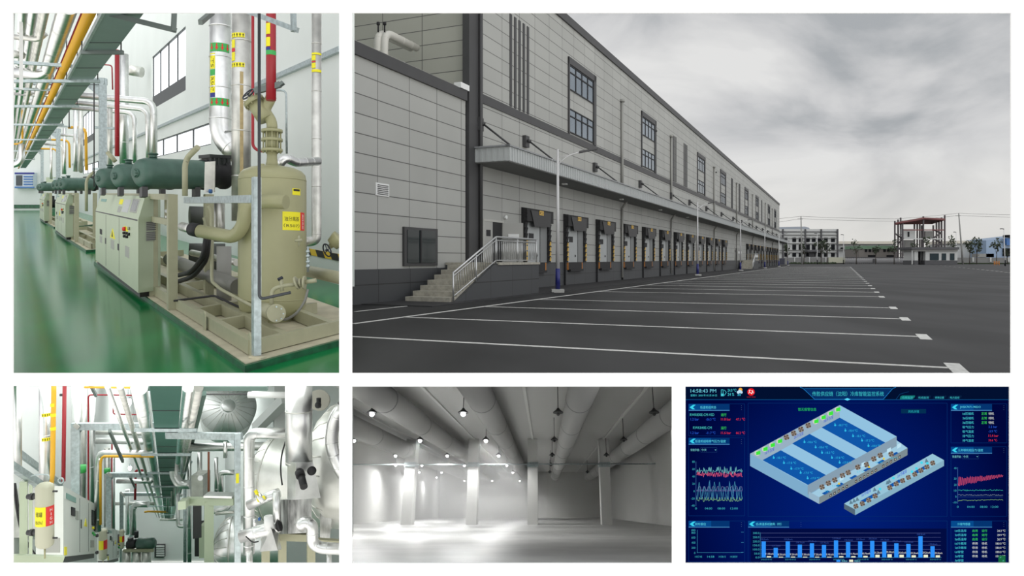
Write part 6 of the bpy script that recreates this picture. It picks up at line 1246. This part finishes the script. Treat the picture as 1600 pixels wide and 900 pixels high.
curve(1088.5, 1160, 70, lambda i: 765 if (i//3) % 2 else rg.uniform(750, 780) if i % 5 == 0 else 779, 'suction_curve', (60, 120, 165)); curve(1088.5, 1160, 60, lambda i: 760.5 if (i//3) % 2 else 766, 'step_curve', (120, 130, 175)); curve(1088.5, 1160, 2, lambda i: 767, 'zero_line', (120, 90, 160))
curve(1088.5, 1160, 80, lambda i: 782+rg.uniform(-2.5, 2) if i % 5 else 777, 'low_curve', (130, 190, 140)); curve(1088.5, 1160, 18, lambda i: rg.uniform(752, 762) if i % 2 else 780, 'spike_curve', (70, 150, 180))
curve(1497, 1567, 110, lambda i: 752-9*(i/110)**1.3+(rg.uniform(3, 8)*(1-i/150))*(1 if i % 4 < 2 else -1), 'pressure_curve', (215, 80, 115)); curve(1497, 1567, 70, lambda i: 766+rg.uniform(-1.2, 1.2), 'green_curve', (60, 190, 170)); curve(1497, 1567, 70, lambda i: 773.5+rg.uniform(-1, 1), 'grey_curve', (120, 140, 160)); curve(1497, 1567, 50, lambda i: 782-abs(i-5)*.02+rg.uniform(-.9, .9), 'yellow_curve', (140, 190, 120)); curve(1497, 1567, 1, lambda i: 776.5, 'zero_line', (40, 70, 130))
# right-hand readings
q = MB(); [stx(q, s, 1504, 644.2+7*i, 1521.5, 648.4+7*i) for i, s in enumerate(('1#压缩机', '2#压缩机', '3#压缩机', '吸气压力', '吸气温度', '排气压力', '排气温度'))]; part(q, 'reading_names', CY_)
q = MB(); [stx(q, '正常', 1533.5, 644.2+7*i, 1542, 648.4+7*i) for i in range(3)]; part(q, 'reading_normal', GN_); q = MB(); [stx(q, '待机', 1544.5, 644.2+7*i, 1553, 648.4+7*i) for i in range(3)]; part(q, 'reading_standby', WH_)
part(stx(stx(MB(), '2.2 bar', 1544.5, 665, 1558, 668.6), '-3.9 ℃', 1544.5, 672, 1558, 675.6), 'suction_values', BL_); part(stx(stx(MB(), '11.4 bar', 1544.5, 679, 1560, 682.6), '39.6 ℃', 1544.5, 686, 1558, 689.6), 'discharge_values', RD_)
part(stx(MB(), '暂无报警信息', 1247, 637.2, 1275.5, 642), 'alarm_text', (40, 190, 90)); part(sr(MB(), 1408, 639, 1447, 646, 2), 'detail_button', (3, 46, 82)); part(stx(MB(), '风机详情', 1419, 641, 1436, 645), 'button_text', (40, 170, 185))
# tilted plan of the store
LT, LT2, GY, FLB, DG = (146, 194, 224), (126, 172, 204), (134, 158, 176), (16, 86, 168), (84, 104, 120)
part(sp(MB(), [(1172, 709), (1312, 633), (1401, 682), (1401, 697), (1279, 787), (1172, 728)], 2), 'plan_body', LT); part(sp(MB(), [(1172, 709), (1279, 768), (1279, 787), (1172, 728)], 3), 'plan_side', LT2)
part(sp(MB(), [(1172, 709), (1312, 633), (1312, 652.5), (1191, 719.5)], 3), 'plan_back_wall', (152, 176, 194)); part(sp(MB(), [(1401, 682), (1401, 697), (1262, 773), (1262, 758)], 5), 'plan_front_wall', GY)
for a in ([(1220, 703.5), (1191.5, 719), (1263, 758), (1291, 742.5)], [(1265, 678), (1237.7, 693), (1310, 732.5), (1338, 717.5)], [(1312, 652.5), (1283.7, 668), (1356, 707.5), (1384, 692)]): part(sp(MB(), a, 4), 'plan_floor', FLB)
def fan(cx, cy, r, green, l=6):
    f = part(disc(MB(), cx-.8, cy, r, l, 12), 'plan_fan', (205, 208, 200) if green else (150, 140, 130)); q = MB()
    if green: sp(q, [(cx-r*.6, cy-r*.45), (cx-r*.6, cy+r*.75), (cx+r*.95, cy+r*.45), (cx+r*.95, cy-r*.95)], l+1); part(q, 'fan_blade', (62, 230, 62))
    else:
        for i in range(4): a = i*pi/2+.5; sp(q, [(cx-.5, cy), (cx-.5+r*cos(a-.5), cy+r*sin(a-.5)), (cx-.5+r*1.1*cos(a), cy+r*1.1*sin(a)), (cx-.5+r*cos(a+.4), cy+r*sin(a+.4))], l+1)
        part(q, 'fan_blade', (96, 82, 72))
for i in range(12): fan(1184+11.36*i, 708-6.18*i, 4.3, not 4 <= i < 8)
for i, (x, y) in enumerate(((1195, 711), (1240.5, 686.5), (1287, 661))): part(stx(MB(), '%d#冷冻库' % (i+1), x, y-6, x+15, y, 7, .45), 'plan_text', (30, 62, 200))
q = MB(); ic = MB()
for x, y, s in ((1213, 717, '-18.1 ℃'), (1229, 725, '-17.8 ℃'), (1240.5, 734, '-17.9 ℃'), (1255, 740.5, '-17.0 ℃'), (1266, 749, '-17.0 ℃'), (1261, 692.3, '-18.6 ℃'), (1278.5, 700.5, '-18.6 ℃'), (1288.5, 709, '-18.3 ℃'), (1304, 717, '-17.8 ℃'), (1316, 724.5, '-17.9 ℃'), (1309, 666, '-18.7 ℃'), (1325, 674.5, '-18.4 ℃'), (1337, 683, '-18.1 ℃'), (1351, 690, '-17.3 ℃'), (1361, 698.3, '-18.0 ℃')):
    stx(q, s, x, y-3.6, x+15, y, 6); disc(ic, x-4, y-1.6, 1.6, 6, 8); sl_(ic, [(x-4.5, y-5), (x-4, y-2)], .9, 6)
part(q, 'plan_temperatures', (50, 190, 230)); part(ic, 'plan_icons', (50, 190, 230))
part(sp(MB(), [(1264, 773), (1401, 697), (1401, 688), (1418, 700), (1280, 781)], 6), 'annex_floor', (160, 202, 224)); part(sp(MB(), [(1280, 777), (1418, 700), (1418, 711), (1280, 787.5)], 7), 'annex_wall', (124, 140, 146)); part(sp(MB(), [(1264, 768), (1280, 777), (1280, 787.5), (1264, 778)], 7), 'annex_side', (150, 180, 200))
for i in range(6): x = 1284+i*21.5; y = 771-i*12; part(sp(MB(), [(x, y), (x+9, y-5), (x+14, y-2.5), (x+5, y+2.5)], 7), 'annex_pool', FLB)
for x, y in ((1285, 761), (1295, 755), (1305, 750), (1317, 743), (1326, 738.5), (1341, 730), (1354.5, 726), (1366, 717), (1376, 711.5), (1393, 709.5)): fan(x, y, 4.2, False, 8)
q = MB()
for x in (1298, 1304, 1310.5, 1317, 1323, 1337.5, 1344, 1350, 1356, 1362.5, 1368.5, 1380, 1386, 1392, 1399, 1405.5):
    y = 774-(x-1298)*.56; sp(q, [(x-1.6, y-1), (x+1.8, y-2.9), (x+1.8, y+1.2), (x-1.6, y+3)], 9)
ds = part(q, 'dock_squares', (52, 46, 42)); q = MB()
for x in (1298, 1304, 1310.5, 1317, 1323, 1337.5, 1344, 1350, 1356, 1362.5, 1368.5, 1380, 1386, 1392, 1399, 1405.5):
    y = 774-(x-1298)*.56; sp(q, [(x-.8, y), (x+1, y-1.1), (x+1, y+.5), (x-.8, y+1.6)], 10)
part(q, 'dock_square_centres', (200, 190, 176)); q = MB(); [stx(q, s, x, y-3, x+11, y, 9) for x, y, s in ((1289, 769, '7.2 ℃'), (1300, 761, '7.3 ℃'), (1339, 738.5, '6.7 ℃'), (1368, 724, '6.7 ℃'), (1391, 717, '6.6 ℃'))]; part(q, 'annex_temperatures', (50, 200, 230))
q = MB(); [sp(q, [(x, y), (x+2.2, y+4), (x-2.2, y+4)], 9) for x, y in ((1311, 753), (1358, 727), (1381, 714))]; part(q, 'warning_icons', (230, 205, 40))
q = MB(); [sp(q, [(x, y), (x+6, y-3), (x+6, y+3), (x, y+6)], 8) for x, y in ((1312, 746), (1346, 724), (1386, 702), (1402, 695))]; part(q, 'annex_partition', (190, 226, 242))
part(sp(MB(), [(1319, 787), (1457, 709), (1475, 719), (1336, 796)], 6), 'long_store_floor', (150, 196, 216)); part(sp(MB(), [(1336, 796), (1475, 719), (1475, 728), (1336, 805)], 7), 'long_store_wall', (134, 176, 196)); part(sp(MB(), [(1319, 787), (1336, 796), (1336, 805), (1319, 795)], 7), 'long_store_side', DG)
for x, y, w_ in ((1344, 783, 24), (1385, 760, 20), (1428, 737, 20)): part(sp(MB(), [(x, y), (x+w_, y-w_*.55), (x+w_+5, y-w_*.55+3), (x+5, y+3)], 7), 'store_pool', FLB)
for x, y in ((1338, 791), (1348, 787), (1358, 781.5), (1368, 775), (1391, 762), (1401, 756), (1411, 751), (1420, 746), (1430, 741), (1439.5, 735), (1449, 729.5), (1458, 723.5)): fan(x, y, 4, False, 8)
part(stx(stx(MB(), '1#冷藏库', 1346, 771, 1361, 777, 8, .55), '2#冷藏库', 1402, 741, 1417, 747, 8, .55), 'plan_text', (30, 62, 210))
q = MB(); [sp(q, [(x, y), (x+4, y+6), (x-2, y+7)], 8) for x, y in ((1329, 781), (1334, 778.5), (1339, 776), (1366, 761), (1372, 765), (1386, 750), (1389, 748), (1447, 716))]; part(q, 'store_partition', (96, 128, 146))
q = MB(); [disc(q, x, y, 2.2, 9, 8) for x, y in ((1425, 737), (1432, 732), (1440, 723), (1396, 747), (1375, 764), (1449, 724))]; part(q, 'plan_icons', (70, 215, 235))
# lower charts
part(sr(MB(), 1173, 826, 1479, 879, 1), 'chart_area', (2, 12, 66)); q = MB()
for y in (833, 839.5, 846, 852, 858.5, 865): sl_(q, [(1188, y), (1470, y)], .4, 2)
part(q, 'grid_lines', (82, 92, 150)); part(sl_(sl_(MB(), [(1188, 832), (1188, 872)], .5, 3), [(1187, 871), (1471, 871)], .6, 3), 'chart_axis', (60, 130, 170))
tp = [846, 856, 846, 851, 849, 851.4, 844.5, 847, 846, 845, 846.6, 849, 850, 838, 853.5]; hs = [2, 1, 1.2, 1, 1, 1, 2, 2, 2.5, 4, 5, 4, 3.3, 4, 3.3]
val = ['199.2', '119.7', '199.8', '158.2', '174.0', '157.9', '210.0', '190.5', '199.2', '206.8', '191.7', '176.2', '165.5', '258.3', '139.8']; v2 = ['11.8', '8.5', '9.2', '7.0', '7.5', '9.4', '11.9', '11.7', '10.7', '31.2', '35.0', '30.6', '29.2', '29.2', '29.5']
tq = MB(); tq2 = MB(); tx = MB()
for i in range(15):
    x = 1190+18.85*i; part(sr(MB(), x, tp[i], x+6.5, 871, 4), 'blue_bar', (46, 146, 250)); part(sr(MB(), x+8.2, 871-hs[i], x+14.8, 871, 4), 'cream_bar', (240, 242, 210))
    stx(tq, val[i]+'kwh', x-2.5, tp[i]-4.6, x+10.5, tp[i]-2, 5); stx(tq2, v2[i]+'kwh', x+6.5, 871-hs[i]-5, x+18.5, 871-hs[i]-2.2, 5)
    if i % 2 == 0: stx(tx, '2020-05-09 %02d' % i, x-1, 873.2, x+16, 875.2, 4)
part(tq, 'bar_values', (50, 74, 150)); part(tq2, 'small_bar_values', (215, 218, 215)); part(tx, 'date_labels', (60, 150, 170))
q = MB(); [stx(q, s, 1186.5-2*len(s), y-1.5, 1186.5, y+1.5, 4) for s, y in (('300.0', 833), ('250.0', 839.5), ('200.0', 846), ('150.0', 852), ('100.0', 858.5), ('50.0', 865), ('0.0', 871))]; part(q, 'axis_labels', (60, 170, 185))
part(sr(MB(), 1307, 874.5, 1313, 878, 5), 'legend_blue', (46, 146, 250)); part(sr(MB(), 1327, 874.5, 1333, 878, 5), 'legend_cream', (240, 242, 210)); part(stx(stx(MB(), '低温kwh', 1315, 874.6, 1324, 878, 5), '高温kwh', 1335, 874.6, 1344, 878, 5), 'legend_text', (110, 200, 215))
q = MB(); sl_(q, [(1089.5, 828), (1089.5, 864)], .5); sl_(q, [(1089, 863.5), (1161, 863.5)], .5); [sl_(q, [(1158, y), (1162, y)], .5) for y in (831.5, 847.5, 863)]; part(q, 'chart_axis', (60, 140, 175))
q = MB(); [stx(q, s, 1086.5-2*len(s), y-1.6, 1086.5, y+1.6, 4) for s, y in (('890', 828.5), ('800', 832.5), ('600', 840), ('400', 848), ('200', 856), ('0', 864))]; [stx(q, s, x-5, 868.3, x+6, 871.3, 4) for s, x in (('14:57:45', 1091), ('14:58', 1110), ('14:58:15', 1128), ('14:58:30', 1146))]; part(q, 'axis_labels', (60, 170, 185))
R = [('1#低温库', 1, '24.3 ℃'), ('2#低温库', 1, '29.9 ℃'), ('3#低温库', 1, '26.9 ℃'), ('1#冷藏库', 0, '180.0 ℃'), ('2#冷藏库', 0, '180.0 ℃'), ('1#穿堂', 0, '180.0 ℃'), ('2#穿堂', 0, '100.0 ℃'), ('3#穿堂', 2, '')]
qn, qg, qw = MB(), MB(), MB()
for i, (s, st, tpv) in enumerate(R):
    y = 827.3+6.62*i; stx(qn, s, 1492, y, 1510 if len(s) > 4 else 1505.5, y+4, 4)
    if st < 2: stx(qg if st else qw, '启用' if st else '停用', 1519, y, 1527.5, y+4, 4); stx(qg if st else qw, '运行' if st else '待机', 1534, y, 1542.5, y+4, 4); stx(qw, tpv, 1572-2.3*len(tpv), y+.3, 1571, y+3.8, 4)
part(qn, 'sensor_names', CY_); part(qg, 'sensor_running', GN_); part(qw, 'sensor_values', WH_)
cnr = part(sr(MB(), 1560, 868, 1571, 879, 6), 'corner_button', (28, 108, 66)); q = MB(); sl_(q, [(1563, 872), (1563, 870.5), (1564.5, 870.5)], .6, 7); sl_(q, [(1568, 875), (1568, 876.5), (1566.5, 876.5)], .6, 7); part(q, 'corner_icon', (90, 200, 180))
for o in bpy.data.objects:
    if '_o' in o: del o['_o']
